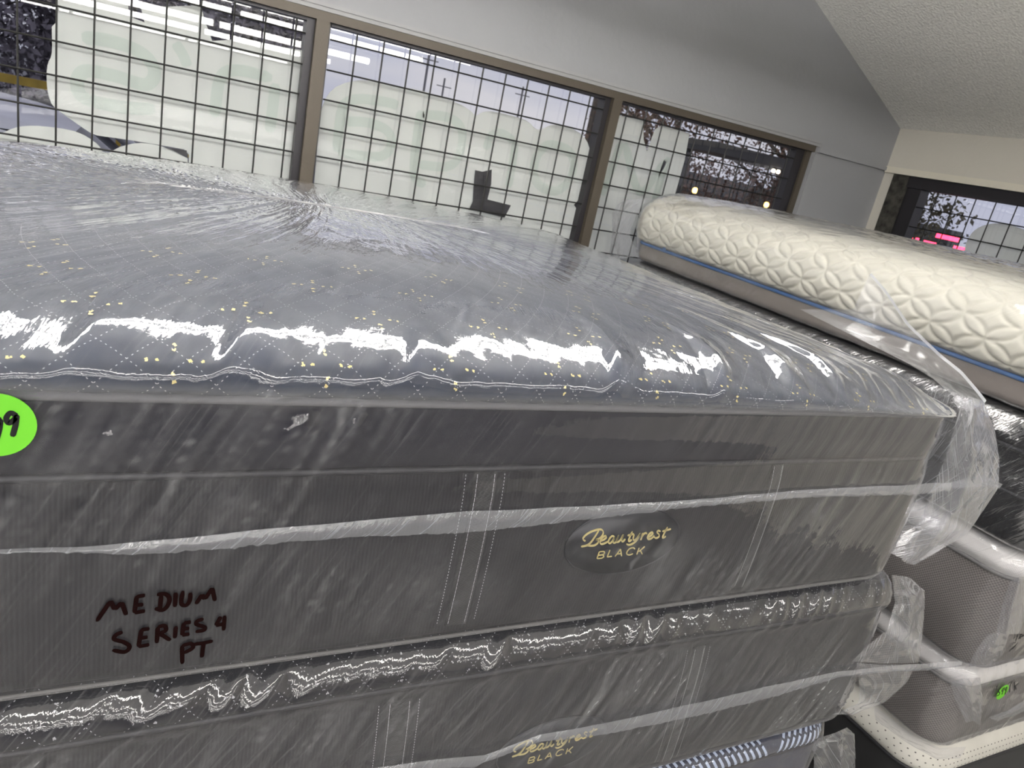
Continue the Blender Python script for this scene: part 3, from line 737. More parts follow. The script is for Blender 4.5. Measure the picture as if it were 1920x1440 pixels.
# ====================== top mattress of the near stack ======================
FYA = .72
boxA = (-.66, 1.358, FYA, FYA + 1.46); rA = .105
domeA = (lambda x, y: -.052 * np.abs((x - .36) / .98) ** 2.2, (-.30, -.24))
A = empty('mattress', (.33, 1.45, CZ - .637), 'big charcoal mattress with a quilted pillow top, in clear plastic, topmost of the near stack', 'mattress')
shb = Shell(boxA, rA, [(.05, -.637), (.012, -.637), (.0, -.626), (-.004, -.58), (-.006, -.50), (-.004, -.42), (.002, -.385)], nstep=.02)
border = shb.build('border_panel', M['charcoal'], A, cap0=True)
ring_tube(boxA, rA, -.001, -.6335, .0027).build('piping', M['piping_pale'], A, True)
ring_tube(boxA, rA, .001, -.3825, .0042).build('binding_tape', M['binding_dark'], A, True)
shg = Shell(boxA, rA, [(.004, -.381), (-.001, -.365), (-.003, -.34), (-.001, -.315), (.003, -.299)], nstep=.012)
shg.build('gusset_panel', M['navy_gusset'], A)
ring_tube(boxA, rA, .000, -.2975, .0050).build('binding_tape', M['binding'], A, True)
qdisp = lambda u, t, P: .0035 * (np.abs(np.sin(math.pi * (u + t) / .052) * np.sin(math.pi * (u - t) / .052)) ** .45)
profQ = [(.006, -.296), (-.010, -.280), (-.006, -.262), (.024, -.244), (.075, -.228), (.14, -.2165), (.22, -.2090), (.32, -.2025), (.45, -.1982), (.60, -.196), (.715, -.1955)]
shq = Shell(boxA, rA, profQ, step=.010, nstep=.010, dome=domeA, disp=qdisp)
th, gd = quilt_extras(shq, -.28, 1.27, .012, .42)
shq.build('pillow_top', M['quilt_black'], A, cap1=True, extra=[(th, M['thread']), (gd, M['gold'])])
for u, w, outer, ln in ((.399, .030, True, .0), (.910, .024, False, .0)):
    band(A, shb, u, shb.t_at(0, -.615), shb.t_at(0, -.392), w, ln, outer)
# oval woven patch with gold lettering
mb = MB(); cx, cz = .6405, CZ - .5005
pts = [(cx + .100 * math.cos(a) * (1 if True else 1), FYA - .0075, cz + .054 * math.sin(a) ) for a in np.linspace(0, 2 * math.pi, 48, endpoint=False)]
mb.prism(pts, (0, -.0012, 0)); mb.tube(pts, .0016, 6, closed=True)
patchA = mb.build('logo_patch', M['patch'], A, True); patchA['label'] = 'black oval label with gold lettering'
lettering(patchA, FYA - .0088, (0, 0))

# clear film over it
fA1 = folds(1.15, .030, .30, 1); fA2 = folds(1.05, .010, .16, 2); fA3 = folds(1.2, .050, .50, 3); fA4 = folds(1.28, .016, .22, 4)
profF = [(.07, -.6395), (.006, -.6385), (-.008, -.628), (-.0125, -.58), (-.0145, -.50), (-.0125, -.42), (-.008, -.388), (-.0085, -.365), (-.010, -.34), (-.0085, -.318), (-.009, -.296),
         (-.020, -.279), (-.014, -.257), (.022, -.237), (.075, -.2205), (.14, -.2090), (.22, -.2010), (.32, -.1945), (.45, -.1900), (.60, -.188), (.715, -.1875)]
TENT = [(.10, 1.0), (.285, .8), (.555, 1.2), (.742, 1.1), (.895, .9), (1.02, .7), (-.03, .7)]
tA_seam = None
def dispA(u, t, P):
    z = P[:, :, 2]; top = sstep(-.262, -.225, z); side = 1 - top
    mod = .35 + 1.0 * sstep(-.1, .35, noise(u / .30, t / .22, 9)); mod2 = sstep(-.15, .35, noise(u / .45, t / .30, 12))
    h = side * mod * (.0022 * (ridge(fA1(u, t)) ** 2) + .0009 * ridge(fA2(u, t)) ** 2 + .0016 * noise(u / .08, t / .10, 6))
    back = sstep(.10, .45, P[:, :, 1] - FYA); lb = sstep(.25, .7, P[:, :, 1] - FYA) * sstep(.75, -.05, P[:, :, 0])
    keep = sstep(-.634, -.615, z)
    h += top * (.0010 * fA3(u, t) * (.3 + back) + ((.15 + .6 * back) * mod2 * .0009 + .0026 * lb) * ridge(fA4(u, t)) ** 2 + .00035 * noise(u / .045, t / .045, 7) * (.3 + back))
    h += np.exp(-((z + .243) / .020) ** 2) * (.0014 * noise(u / .030, t / .05, 17) + .0007 * noise(u / .011, t / .02, 18))
    # film bridging in small tents where it turns over the edge
    edge = np.exp(-((z + .243) / .020) ** 2) * (P[:, :, 1] < FYA + .25)
    for uc, k in TENT:
        q = (u - uc - (z + .243) * .9)
        h += edge * k * .015 * np.maximum(0, 1 - np.abs(q) / np.where(q > 0, .055, .018)) ** 1.2
    # gathers just under the tape
    g = np.exp(-((z + .328) / .030) ** 2) * mod * (.25 + sstep(-.1, .3, noise(u / .25, t * 0 + 3.3, 23)))
    h += g * .0048 * ridge(noise(u / .032 - t * 12, t / .3, 21)) ** 2
    return h * keep
shf = Shell(boxA, rA + .004, profF, step=.0075, nstep=.0065, dome=domeA, disp=dispA)
zz = shf.P[:, :, 2] - CZ
hz = .10 * np.exp(-((zz + .283) / .008) ** 2) + .05 * sstep(-.30, -.296, zz) * (1 - sstep(-.285, -.28, zz))
_sd = (1 - sstep(-.30, -.27, zz)) * (.25 + .9 * sstep(-.15, .3, noise(shf.UU / .3, shf.T / .22, 9)))
hz = hz + _sd * (.055 * ridge(fA1(shf.UU, shf.T)) ** 3 + .05 * ridge(fA2(shf.UU, shf.T)) ** 4 + .16 * ridge(folds(1.18, .018, .45, 33)(shf.UU, shf.T)) ** 14)  # pale lines along the folds paint their glints into the haze
hz = hz + sstep(-.27, -.25, zz) * .05 * ridge(folds(1.35, .03, .5, 35)(shf.UU, shf.T)) ** 6
wrapA = shf.build('plastic_wrap', M['film_main'], A, cap1=True, attr={'haze': hz})
wrapA['label'] = 'clear plastic wrap'
def film_y(sh, x, z, y0):
    k = np.argmin(np.abs(sh.prof[:, 1] - (z - CZ)) + 10 * (sh.prof[:, 0] > .03)); return sh.at(x, sh.t[k])[0][1]
mb = MB()
for st in MARK:
    pts = [onY(*S2(*p), FYA) for p in st]
    pts = [(p[0], film_y(shf, p[0], p[2], FYA) - .0022, p[2]) for p in catmull(pts, 4)]
    ribbon(mb, pts, .0046, (0, -1, 0), 0, .0004, 1)
mk = mb.build('marker_writing', M['marker'], wrapA); mk['label'] = 'handwritten marker lettering'
def sticker(parent, px, py, y, r, strokes, w, squash=1.0, sh=None):
    c = np.array(onY(px, py, y))
    if sh is not None: y = min(film_y(sh, c[0] + dx, c[2] + dz, y) for dx in (-.024, -.012, 0, .012, .024) for dz in (-.024, -.012, 0, .012, .024)) - .0020; c = np.array(onY(px, py, y))
    mb = MB()
    mb.prism([c + [r * math.cos(a) * squash, 0, r * math.sin(a)] for a in np.linspace(0, 2 * math.pi, 40, endpoint=False)], (0, -.0006, 0))
    o = mb.build('price_sticker', M['green'], parent); o['label'] = 'round bright green price sticker'
    nb = MB()
    for st in strokes: ribbon(nb, [onY(a, b, y - .0007) for a, b in st], w, (0, -1, 0), 0, .0003, 6)
    q = nb.build('numerals', M['marker_black'], o); q['label'] = 'black handwritten numerals'; return o
S5 = lambda x, y: (x / 3, 420 + y / 3)
nine = [(95, 1080), (60, 1062), (36, 1092), (52, 1120), (92, 1088)]; tail = [(95, 1072), (88, 1130), (70, 1196)]
sticker(wrapA, -7, 797, FYA - .0185, .0300, [[S5(*p) for p in nine], [S5(*p) for p in tail], [S5(p[0] - 92, p[1] + 25) for p in nine], [S5(p[0] - 92, p[1] + 25) for p in tail], [S5(p[0] - 175, p[1] + 45) for p in ((40, 1080), (20, 1180), (70, 1150))]], .0046)
# welded seam hanging across the front
w2 = lambda x, y: (onY(x, y, FYA)[0], onY(x, y, FYA)[2])
upA = [(-.62, CZ - .43)] + [w2(*p) for p in [(0, 1010), (150, 1007), (300, 995), (640, 963), (860, 945), (1000, 941), (1280, 926), (1500, 908), (1700, 899), (1790, 896)]]
loA = [(-.62, CZ - .4315)] + [w2(*p) for p in [(0, 1016), (110, 1013), (250, 1020), (400, 1010), (640, 990), (860, 983), (1000, 969), (1280, 938), (1500, 921), (1700, 917), (1760, 912)]]
strip(wrapA, 'seal_strip', upA, loA, FYA - .0165, M['film_seal'], seed=3)
# loose bag corner beyond the right end
pY = lambda x, y, d=FYA: onY(x, y, d)
inn = [pY(1800, 765, .735), pY(1790, 800, .732), pY(1772, 860, .728), pY(1750, 910, .725), pY(1722, 985, .725), pY(1690, 1050, .73)]
mid = [pY(1822, 745, .735), pY(1828, 800, .715), pY(1822, 860, .705), pY(1818, 910, .70), pY(1770, 990, .71), pY(1700, 1056, .73)]
outr = [pY(1845, 752, .76), pY(1866, 810, .75), pY(1874, 862, .74), pY(1872, 915, .735), pY(1815, 1000, .735), pY(1715, 1060, .745)]
back_ = [(p[0] - .04, p[1] + .16, p[2]) for p in outr]
fl = sheet(wrapA, 'corner_flap', [inn, mid, outr], M['film_flap'], seed=5, amp=.0035, n=60, m=40, wl=.09)
sheet(wrapA, 'corner_flap', [outr, [(p[0] - .02, p[1] + .07, p[2]) for p in outr], back_], M['film_flap'], seed=6, amp=.004, n=50, m=24, wl=.09)
tipa = [pY(1765, 908, .718), pY(1800, 900, .714), pY(1840, 890, .712), pY(1880, 908, .712)]
tipb = [pY(1765, 916, .718), pY(1800, 915, .714), pY(1840, 912, .712), pY(1874, 916, .712)]
sheet(wrapA, 'seal_strip', [tipa, tipb], M['film_seal'], seed=8, amp=.002, n=30, m=8)
# film standing up in a crease along the right end
pX = lambda x, y, X=1.44: onX(x, y, X)
rid = [pX(1630, 515, 1.40), pX(1660, 550, 1.41), pX(1700, 610, 1.43), pX(1760, 668, 1.43), pX(1800, 700, 1.42), pX(1830, 735, 1.40), pX(1846, 756, 1.385)]
rid2 = [(p[0] + .010, p[1] + .004, p[2] + .004) for p in rid]
low = [pX(1500, 580, 1.36), pX(1570, 615, 1.34), pX(1640, 650, 1.33), pX(1700, 680, 1.33), pX(1750, 710, 1.33), pX(1790, 745, 1.33), pX(1812, 772, 1.33)]
mid_ = [pX(1600, 580, 1.38), pX(1640, 600, 1.38), pX(1690, 650, 1.39), pX(1740, 690, 1.38), pX(1780, 720, 1.37), pX(1815, 748, 1.36), pX(1830, 765, 1.355)]
sheet(wrapA, 'corner_flap', [low, mid_, rid], M['film_veil'], seed=9, amp=.0025, n=60, m=30, hz=.05)
sheet(wrapA, 'film_crease', [rid, rid2], M['film_seal'], seed=10, amp=.001, n=40, m=4, hz=.15)

# ====================== second mattress, same make, squeezed below ======================
boxB = (-.64, 1.405, FYA + .004, FYA + 1.46); rB = .085
B = empty('mattress', (.36, 1.45, CZ - 1.0), 'charcoal mattress with gold script, directly under the topmost of the near stack', 'mattress')
shb2 = Shell(boxB, rB, [(.05, -1.0), (.012, -1.0), (.0, -.990), (-.003, -.95), (-.005, -.86), (-.004, -.78), (.001, -.7165)], nstep=.02)
shb2.build('border_panel', M['charcoal'], B, cap0=True)
ring_tube(boxB, rB, .000, -.7135, .0042).build('binding_tape', M['binding_dark'], B, True)
ring_tube(boxB, rB, .000, -.995, .0042).build('piping', M['binding_dark'], B, True)
profQ2 = [(.003, -.712), (-.006, -.700), (.000, -.680), (.014, -.663), (.040, -.652), (.075, -.6485), (.15, -.648), (.50, -.648), (.71, -.648)]
shq2 = Shell(boxB, rB, profQ2, step=.010, nstep=.008, disp=lambda u, t, P: qdisp(u, t, P) * .6 * (P[:, :, 2] < -.655))
th, gd = quilt_extras(shq2, -.28, 1.32, .010, .095, per=.0978, rowh=.040, t_first=.034, flake=.0013)
shq2.build('pillow_top', M['quilt_dark'], B, cap1=True, extra=[(th, M['thread']), (gd, M['thread'])])
for u, w, outer in ((.355, .034, True), (.889, .026, True)):
    band(B, shb2, u, shb2.t_at(0, -.985), shb2.t_at(0, -.725), w, -.012, outer)
a1, b1 = onY(*S1(500, 826), .72), onY(987, 1427, .72); offB = (b1[0] - a1[0], b1[2] - a1[2])
mb = MB(); pts = [(cx + offB[0] + .100 * math.cos(a), FYA - .0030, cz + offB[1] + .054 * math.sin(a)) for a in np.linspace(0, 2 * math.pi, 48, endpoint=False)]
mb.prism(pts, (0, -.0012, 0)); mb.tube(pts, .0016, 6, closed=True)
patchB = mb.build('logo_patch', M['patch'], B, True); patchB['label'] = 'black oval label with gold lettering'
lettering(patchB, FYA - .0043, offB)
fB1 = folds(1.1, .024, .36, 41); fB2 = folds(1.0, .010, .18, 42)
def dispB(u, t, P):
    z = P[:, :, 2]; lowm = 1 - sstep(-.73, -.70, z); quiltm = (1 - lowm) * (1 - sstep(-.662, -.652, z))
    mod = .3 + 1.1 * sstep(-.2, .3, noise(u / .28, t / .2, 44))
    h = lowm * mod * (.0034 * ridge(fB1(u, t)) ** 2 + .0012 * ridge(fB2(u, t)) ** 2) + .0012 * noise(u / .07, t / .08, 46) * (lowm + quiltm)
    h += quiltm * (.0075 * ridge(noise(u / .060 - t * 9, t / .30, 48)) ** 2.2 * (.25 + sstep(-.2, .3, noise(u / .2, t * 0, 49))) + .0011 * noise(u / .022 - t * 10, t / .06, 50))
    return h * sstep(-.997, -.975, z)
profF2 = [(.06, -1.0025), (.005, -1.002), (-.008, -.992), (-.012, -.95), (-.0135, -.86), (-.012, -.78), (-.008, -.722), (-.013, -.702), (-.006, -.678), (.012, -.658), (.040, -.6455), (.08, -.6435), (.15, -.643), (.50, -.643), (.70, -.643)]
shf2 = Shell(boxB, rB + .004, profF2, step=.0075, nstep=.0065, disp=dispB)
_sd = (1 - sstep(-.725, -.705, shf2.P[:, :, 2] - CZ)) * (.3 + .9 * sstep(-.2, .3, noise(shf2.UU / .3, shf2.T / .25, 53)) + .5 * sstep(.6, 1.1, shf2.UU))
hz2 = _sd * (.06 * ridge(fB1(shf2.UU, shf2.T)) ** 3 + .05 * ridge(fB2(shf2.UU, shf2.T)) ** 4 + .20 * ridge(folds(1.08, .017, .6, 54)(shf2.UU, shf2.T)) ** 12)  # bright fold reflections painted as pale haze along the creases
wrapB = shf2.build('plastic_wrap', M['film_low'], B, cap1=True, attr={'haze': hz2}); wrapB['label'] = 'clear plastic wrap'
upB = [w2(*p) for p in [(440, 1462), (560, 1436), (760, 1412), (900, 1397), (1000, 1362), (1120, 1341), (1300, 1303), (1440, 1271), (1560, 1247), (1650, 1238), (1790, 1229)]]
loB = [w2(*p) for p in [(440, 1464), (560, 1440), (760, 1424), (880, 1417), (1000, 1372), (1120, 1360), (1300, 1325), (1440, 1291), (1560, 1256), (1650, 1247), (1720, 1245), (1790, 1237)]]
strip(wrapB, 'seal_strip', upB, loB, FYA - .0165, M['film_seal'], seed=13)
inn = [pY(1672, 1078, .745), pY(1678, 1130, .728), pY(1664, 1180, .712), pY(1622, 1215, .708), pY(1598, 1240, .706)]
mid = [pY(1690, 1080, .745), pY(1708, 1120, .715), pY(1702, 1185, .700), pY(1672, 1228, .70), pY(1656, 1244, .70)]
outr = [pY(1705, 1082, .77), pY(1734, 1108, .755), pY(1733, 1150, .745), pY(1728, 1210, .735), pY(1722, 1243, .73)]
sheet(wrapB, 'corner_flap', [inn, mid, outr], M['film_flap'], seed=15, amp=.004, n=50, m=34)
inn = [pY(1606, 1243, .706), pY(1612, 1290, .704), pY(1610, 1318, .70), pY(1560, 1340, .698)]
mid = [pY(1665, 1246, .71), pY(1670, 1280, .715), pY(1640, 1318, .70), pY(1580, 1340, .694)]
outr = [pY(1718, 1245, .73), pY(1700, 1280, .722), pY(1660, 1316, .708), pY(1600, 1340, .698)]
sheet(wrapB, 'corner_flap', [inn, mid, outr], M['film_flap'], seed=16, amp=.005, n=40, m=30)

# ====================== third mattress: navy with pale dashes ======================
boxC = (-.62, 1.365, FYA - .004, FYA + 1.46); rC = .085
Cm = empty('mattress', (.38, 1.45, CZ - 1.36), 'navy mattress with pale blue dashed top panel, lowest visible of the near stack', 'mattress')
shc = Shell(boxC, rC, [(.05, -1.36), (.012, -1.36), (.0, -1.35), (-.004, -1.2), (-.001, -1.0475)], nstep=.03)
shc.build('border_panel', M['navy'], Cm, cap0=True)
ring_tube(boxC, rC, .0, -1.0455, .004).build('binding_tape', M['binding_dark'], Cm, True)
profC = [(.003, -1.0445), (-.004, -1.035), (.004, -1.020), (.022, -1.0105), (.05, -1.008), (.10, -1.008), (.70, -1.008)]
shcq = Shell(boxC, rC, profC, step=.014, nstep=.008)
dm = MB(); u = .55; k = 0
while u < 1.345:                                   # herringbone of pale dashes, in blocks that lean either way
    lean = .85 if (u > 1.17) else -.55
    for t in ((.006, .030), (.034, .062)):
        for s_ in range(6):
            f0, f1 = s_ / 6, (s_ + 1) / 6
            pa, na = shcq.at(u + lean * (t[0] + (t[1] - t[0]) * f0), t[0] + (t[1] - t[0]) * f0); pb_, nb_ = shcq.at(u + lean * (t[0] + (t[1] - t[0]) * f1), t[0] + (t[1] - t[0]) * f1)
            e = np.cross(na, pb_ - pa); e /= np.linalg.norm(e) + 1e-9
            dm.poly([pa + na * .0015 - e * .0030, pb_ + nb_ * .0015 - e * .0030, pb_ + nb_ * .0015 + e * .0030, pa + na * .0015 + e * .0030])
    u += .0165; k += 1
shcq.build('top_panel', M['navy'], Cm, cap1=True, extra=[(dm, M['dash'])])
profFC = [(.06, -1.3615), (.005, -1.362), (-.006, -1.352), (-.011, -1.2), (-.009, -1.05), (-.011, -1.035), (-.003, -1.016), (.020, -1.0055), (.05, -1.0045), (.10, -1.0045), (.69, -1.0045)]
def dispC(u, t, P):
    z = P[:, :, 2]; return (z < -1.012) * sstep(-1.355, -1.33, z) * (.0022 * ridge(noise(u / .025 - t * 12, t / .2, 61)) ** 2 + .002 * noise(u / .05, t / .06, 62))
shfc = Shell(boxC, rC + .004, profFC, step=.010, nstep=.010, disp=dispC)
wrapC = shfc.build('plastic_wrap', M['film_low'], Cm, cap1=True, attr={'haze': np.zeros(shfc.UU.size)}); wrapC['label'] = 'clear plastic wrap'
inn = [pY(1522, 1388, .722), pY(1526, 1405, .715), pY(1526, 1430, .715), pY(1524, 1475, .715)]
mid = [pY(1566, 1374, .72), pY(1570, 1395, .705), pY(1572, 1425, .70), pY(1566, 1475, .70)]
outr = [pY(1588, 1364, .74), pY(1602, 1376, .735), pY(1604, 1420, .73), pY(1602, 1475, .73)]
sheet(wrapC, 'corner_flap', [inn, mid, outr], M['film_flap'], seed=17, amp=.010, n=40, m=30)
# box springs carrying the near stack, down to the floor
def box_spring(box, z0, z1, label):
    e = empty('box_spring', ((box[0] + box[1]) / 2, (box[2] + box[3]) / 2, z0), label, 'box spring')
    s = Shell(box, .05, [(.05, z0 + .0 - CZ), (.004, z0 - CZ), (0, z0 + .01 - CZ), (0, z1 - .01 - CZ), (.006, z1 - CZ), (.05, z1 - CZ), (.55, z1 - CZ)], step=.05, nstep=.05, smooth=False)
    s.build('cover', M['black_border'], e, cap0=True, cap1=True); ring_tube(box, .05, 0, z1 - .008 - CZ, .005).build('piping', M['binding_dark'], e, True); return e
box_spring((-.60, 1.40, FYA + .01, FYA + 1.45), .0, .2165, 'black box spring on the floor under the near stack')
box_spring((-.60, 1.40, FYA + .01, FYA + 1.45), .2175, .4365, 'black box spring carrying the navy mattress of the near stack')

# ====================== stack by the right wall ======================
SX, SY0, SY1, SX1 = 1.95, .775, 2.68, 3.46
def flip(box): return box
# --- cream quilted mattress on top. Its quilting is worked on the side that faces -x, so the shell is turned: u runs along y
boxW = (SX + .012, SX1, SY0 - .02, SY1); rW = .11
W = empty('mattress', (2.7, 1.75, CZ - .362), 'cream petal-quilted mattress with blue piping, topmost of the stack by the right wall', 'mattress')
shw = Shell(boxW, rW, [(.05, -.362), (.012, -.362), (.002, -.352), (.0, -.33), (.002, -.297)], step=.02, nstep=.02)
shw.build('border_panel', M['taupe'], W, cap0=True)
ring_tube(boxW, rW, .001, -.2925, .0062).build('piping', M['blue_pipe'], W, True)
def petals(y, z):
    a = (y - 1.2176) / .155 + (z + .2228) / .093; b = (y - 1.2176) / .155 - (z + .2228) / .093
    a = a + .5; b = b + .5                       # nodes at half-integers of the circle lattice
    fa = a - np.floor(a); fb = b - np.floor(b); best = np.full(np.shape(a), 9.0)
    for i in (-1, 0, 1, 2):
        for j in (-1, 0, 1, 2):
            best = np.minimum(best, np.abs(np.hypot(fa - i, fb - j) - .70711))
    return best
def dispW(u, t, P):
    z = P[:, :, 2]; y = P[:, :, 1]; x = P[:, :, 0]
    left = x < SX + .30
    zz = z.copy()
    run = np.where(z > -.13, z + (x - SX - .012) * .8, z)      # carry the pattern over the rounded edge
    q = petals(np.where(left, y, x), run)
    puff = np.minimum(1, q / .12) ** .55
    return .0085 * puff * sstep(-.289, -.270, z) - .002
profW = [(.004, -.288), (-.016, -.272), (-.028, -.235), (-.028, -.19), (-.014, -.145), (.022, -.108), (.085, -.080), (.17, -.068), (.30, -.061), (.5, -.057), (.72, -.056)]
boxW2 = boxW
shwq = Shell(boxW2, rW, profW, step=.012, nstep=.0042, disp=dispW, coarse=.17, sfac=.38)
shwq.build('quilted_top', M['cream'], W, cap1=True)
lab = MB(); yl = 2.43
lab.grid([[(SX + .004 - .010 * s, yl - .012, CZ - .292 + .045 * s) for s in np.linspace(0, 1, 6)], [(SX + .004 - .010 * s, yl + .010, CZ - .292 + .045 * s) for s in np.linspace(0, 1, 6)]])
lo_ = lab.build('tag', M['blue_pipe'], W, True); lo_['label'] = 'small blue cloth tag'
profFW = [(.06, -.364), (.004, -.3635), (-.010, -.352), (-.022, -.30), (-.042, -.235), (-.042, -.185), (-.028, -.135), (.012, -.094), (.08, -.066), (.17, -.053), (.30, -.046), (.5, -.042), (.715, -.041)]
def dispFW(u, t, P):
    z = P[:, :, 2]; return .003 * noise(u / .10, t / .07, 71) + .003 * ridge(noise(u / .12 + t * 6, t / .04, 72)) ** 2 * sstep(-.12, -.06, z)
shfw = Shell(boxW, rW + .01, profFW, step=.013, nstep=.010, disp=dispFW)
wrapW = shfw.build('plastic_wrap', M['film_soft'], W, cap1=True, attr={'haze': .06 * (np.abs(noise(shfw.UU / .3, shfw.T / .1, 75)) > .35)}); wrapW['label'] = 'clear plastic wrap'
# limp end of its bag at the far corner
pW = lambda x, y, X: onX(x, y, X)
ea = [pW(1215, 372, SX - .01), pW(1195, 400, SX - .03), pW(1180, 440, SX - .03), pW(1200, 480, SX - .01)]
eb = [pW(1175, 374, SX - .03), pW(1165, 400, SX - .05), pW(1158, 440, SX - .05), pW(1165, 485, SX - .03)]
ec = [pW(1158, 383, SX - .03), pW(1148, 400, SX - .04), pW(1147, 440, SX - .04), pW(1142, 485, SX - .03)]
sheet(wrapW, 'corner_flap', [ea, eb, ec], M['film_flap'], seed=77, amp=.006, n=30, m=20)

def plain_mattress(label, z0, z1, mats, box, r, bulge, film_, tape_z=None, wrap_seed=0, top=None, topmat=None, tape_mat=None, amp=.004, hz=.0, flat=True):
    e = empty('mattress', ((box[0] + box[1]) / 2, (box[2] + box[3]) / 2, CZ + z0), label, 'mattress')
    top = top if top is not None else z1 - .05
    prof = [(.05, z0 + .002), (.012, z0 + .002), (.0, z0 + .014), (-bulge, (z0 + top) / 2), (.0, top - .004)]
    s = Shell(box, r, prof, step=.02, nstep=.012); s.build('border_panel', mats, e, cap0=True)
    ring_tube(box, r, .0, top, .0055).build('binding_tape', tape_mat or M['binding'], e, True)
    if tape_z is not None: ring_tube(box, r, -.002, tape_z, .0055).build('piping', tape_mat or M['binding'], e, True)
    h = z1 - .006 - top
    p2 = [(.003, top + .002), (-.006, top + h * .35), (.006, top + h * .75), (.03, z1 - .007), (.07, z1 - .006), (.70, z1 - .006)]
    s2 = Shell(box, r, p2, step=.02, nstep=.010); s2.build('top_panel', topmat or M['white_knit'], e, cap1=True)
    pf = [(.06, z0 + .0005), (.005, z0 + .0005), (-.010, z0 + .012), (-bulge - .012, (z0 + top) / 2), (-.011, top), (-.012, top + h * .4), (.000, top + h * .85), (.03, z1 - .003), (.07, z1 - .002), (.69, z1 - .002)]
    ff = folds(1.1, .05, .25, wrap_seed)
    def dp(u, t, P):
        z = P[:, :, 2]; m_ = sstep(z1 - .006, z1 - .022, z) * sstep(z0 + .004, z0 + .03, z); return m_ * amp * (ridge(ff(u, t)) ** 2 * .8 + noise(u / .07, t / .06, wrap_seed + 3) * .7)
    s3 = Shell(box, r + .004, pf, step=.012, nstep=.010, disp=dp)
    w = s3.build('plastic_wrap', film_, e, cap1=True, attr={'haze': np.full(s3.UU.size, hz)}); w['label'] = 'clear plastic wrap'
    return e, w, s3
K_, wrapK, _ = plain_mattress('black mattress in glossy crinkled plastic, second from the top by the right wall', -.684, -.367, M['black_border'], (SX - .005, SX1, SY0 - .03, SY1 - .02), .09, .004, M['film_foil'], tape_z=-.56, wrap_seed=81, top=-.455, topmat=M['black_border'], tape_mat=M['binding_dark'], amp=.010)
G, wrapG, shG = plain_mattress('grey woven mattress with marker writing, third from the top by the right wall', -1.035, -.687, M['grey_weave'], (SX, SX1, SY0, SY1 - .02), .07, .010, M['film_low'], tape_z=-.865, wrap_seed=91, top=-.765, tape_mat=M['piping_pale'], amp=.004)
G2, wrapG2, shG2 = plain_mattress('grey woven mattress bearing a green 549 sticker, second from the bottom by the right wall', -1.305, -1.038, M['grey_weave'], (SX + .01, SX1, SY0 + .005, SY1 - .02), .07, .006, M['film_low'], wrap_seed=101, top=-1.105, tape_mat=M['piping_pale'], amp=.006)
# pale knit mattress at the bottom
P = empty('mattress', (2.7, 1.75, CZ - 1.60), 'black sided mattress with a pale perforated knit top, lowest by the right wall', 'mattress')
boxP = (SX, SX1 - .01, SY0 - .005, SY1 - .02)
Shell(boxP, .10, [(.05, -1.60), (.01, -1.60), (0, -1.59), (-.002, -1.5), (.0, -1.405)], step=.02, nstep=.03).build('border_panel', M['black_border'], P, cap0=True)
ring_tube(boxP, .10, 0, -1.402, .005).build('binding_tape', M['binding_dark'], P, True)
shp = Shell(boxP, .10, [(.002, -1.399), (-.008, -1.385), (-.004, -1.355), (.014, -1.325), (.04, -1.311), (.08, -1.309), (.70, -1.309)], step=.02, nstep=.010)
pm = MB()
for i in range(3):
    t = .020 + i * .018; L_ = len(shp.U)
    k = min(np.searchsorted(shp.t, t), len(shp.t) - 1)
    for j in range(L_):
        p = shp.P[k, j]; n_ = shp.NR[k, j]; n_ = n_ / (np.linalg.norm(n_) + 1e-9)
        if not ((p[0] < SX + .12 or p[1] < SY0 + .05) and p[1] < 2.0): continue
        q = shp.P[k, (j + 1) % L_] - p; e1 = q / (np.linalg.norm(q) + 1e-9); e2 = np.cross(n_, e1)
        quad(pm, p + n_ * .0008 + q * (.5 * (i % 2)), e1, e2, .0022, .0015)
shp.build('top_panel', M['perforated'], P, cap1=True, extra=[(pm, M['pinhole'])])
box_spring((SX, SX1 - .01, SY0, SY1 - .02), .0, .199, 'black box spring under the stack by the right wall')
# writing, sticker and loose film on the two grey mattresses
S3 = lambda x, y: (1780 + x / 13.714, 1140 + y / 13.714)
S4 = lambda x, y: (1780 + x / 13.714, 1240 + y / 13.714)
def lay(sh, pp, y0):
    p = onY(*pp, y0); return (p[0], film_y(sh, p[0], p[2], y0) - .003, p[2])
yG = SY0 - .020
mb = MB()
for st in [[(1640, 715), (1612, 745)], [(1722, 650), (1650, 812)], [(1790, 640), (1715, 765)], [(1758, 660), (1808, 638), (1795, 685), (1740, 712)], [(1745, 712), (1768, 742)],
           [(1800, 722), (1868, 655)], [(1868, 655), (1862, 700)], [(1862, 700), (1925, 600)], [(1925, 600), (1950, 690)],
           [(1600, 940), (1490, 1085)], [(1600, 942), (1630, 925), (1600, 985), (1560, 1000)], [(1640, 905), (1722, 862)], [(1682, 890), (1588, 1050)]]:
    ribbon(mb, [lay(shG, S3(*p), yG) for p in st], .0042, (0, -1, 0), 0, .0004, 5)
o = mb.build('marker_writing', M['marker_black'], wrapG); o['label'] = 'handwritten marker lettering'
yG2 = SY0 - .018
mb = MB()
for st in [[(1702, 588), (1660, 630), (1625, 720), (1590, 835)], [(1750, 590), (1708, 782)], [(1820, 585), (1735, 672)], [(1740, 665), (1782, 772)]]:
    ribbon(mb, [lay(shG2, S4(*p), yG2) for p in st], .0040, (0, -1, 0), 0, .0004, 5)
o = mb.build('marker_writing', M['marker_black'], wrapG2); o['label'] = 'handwritten marker lettering'
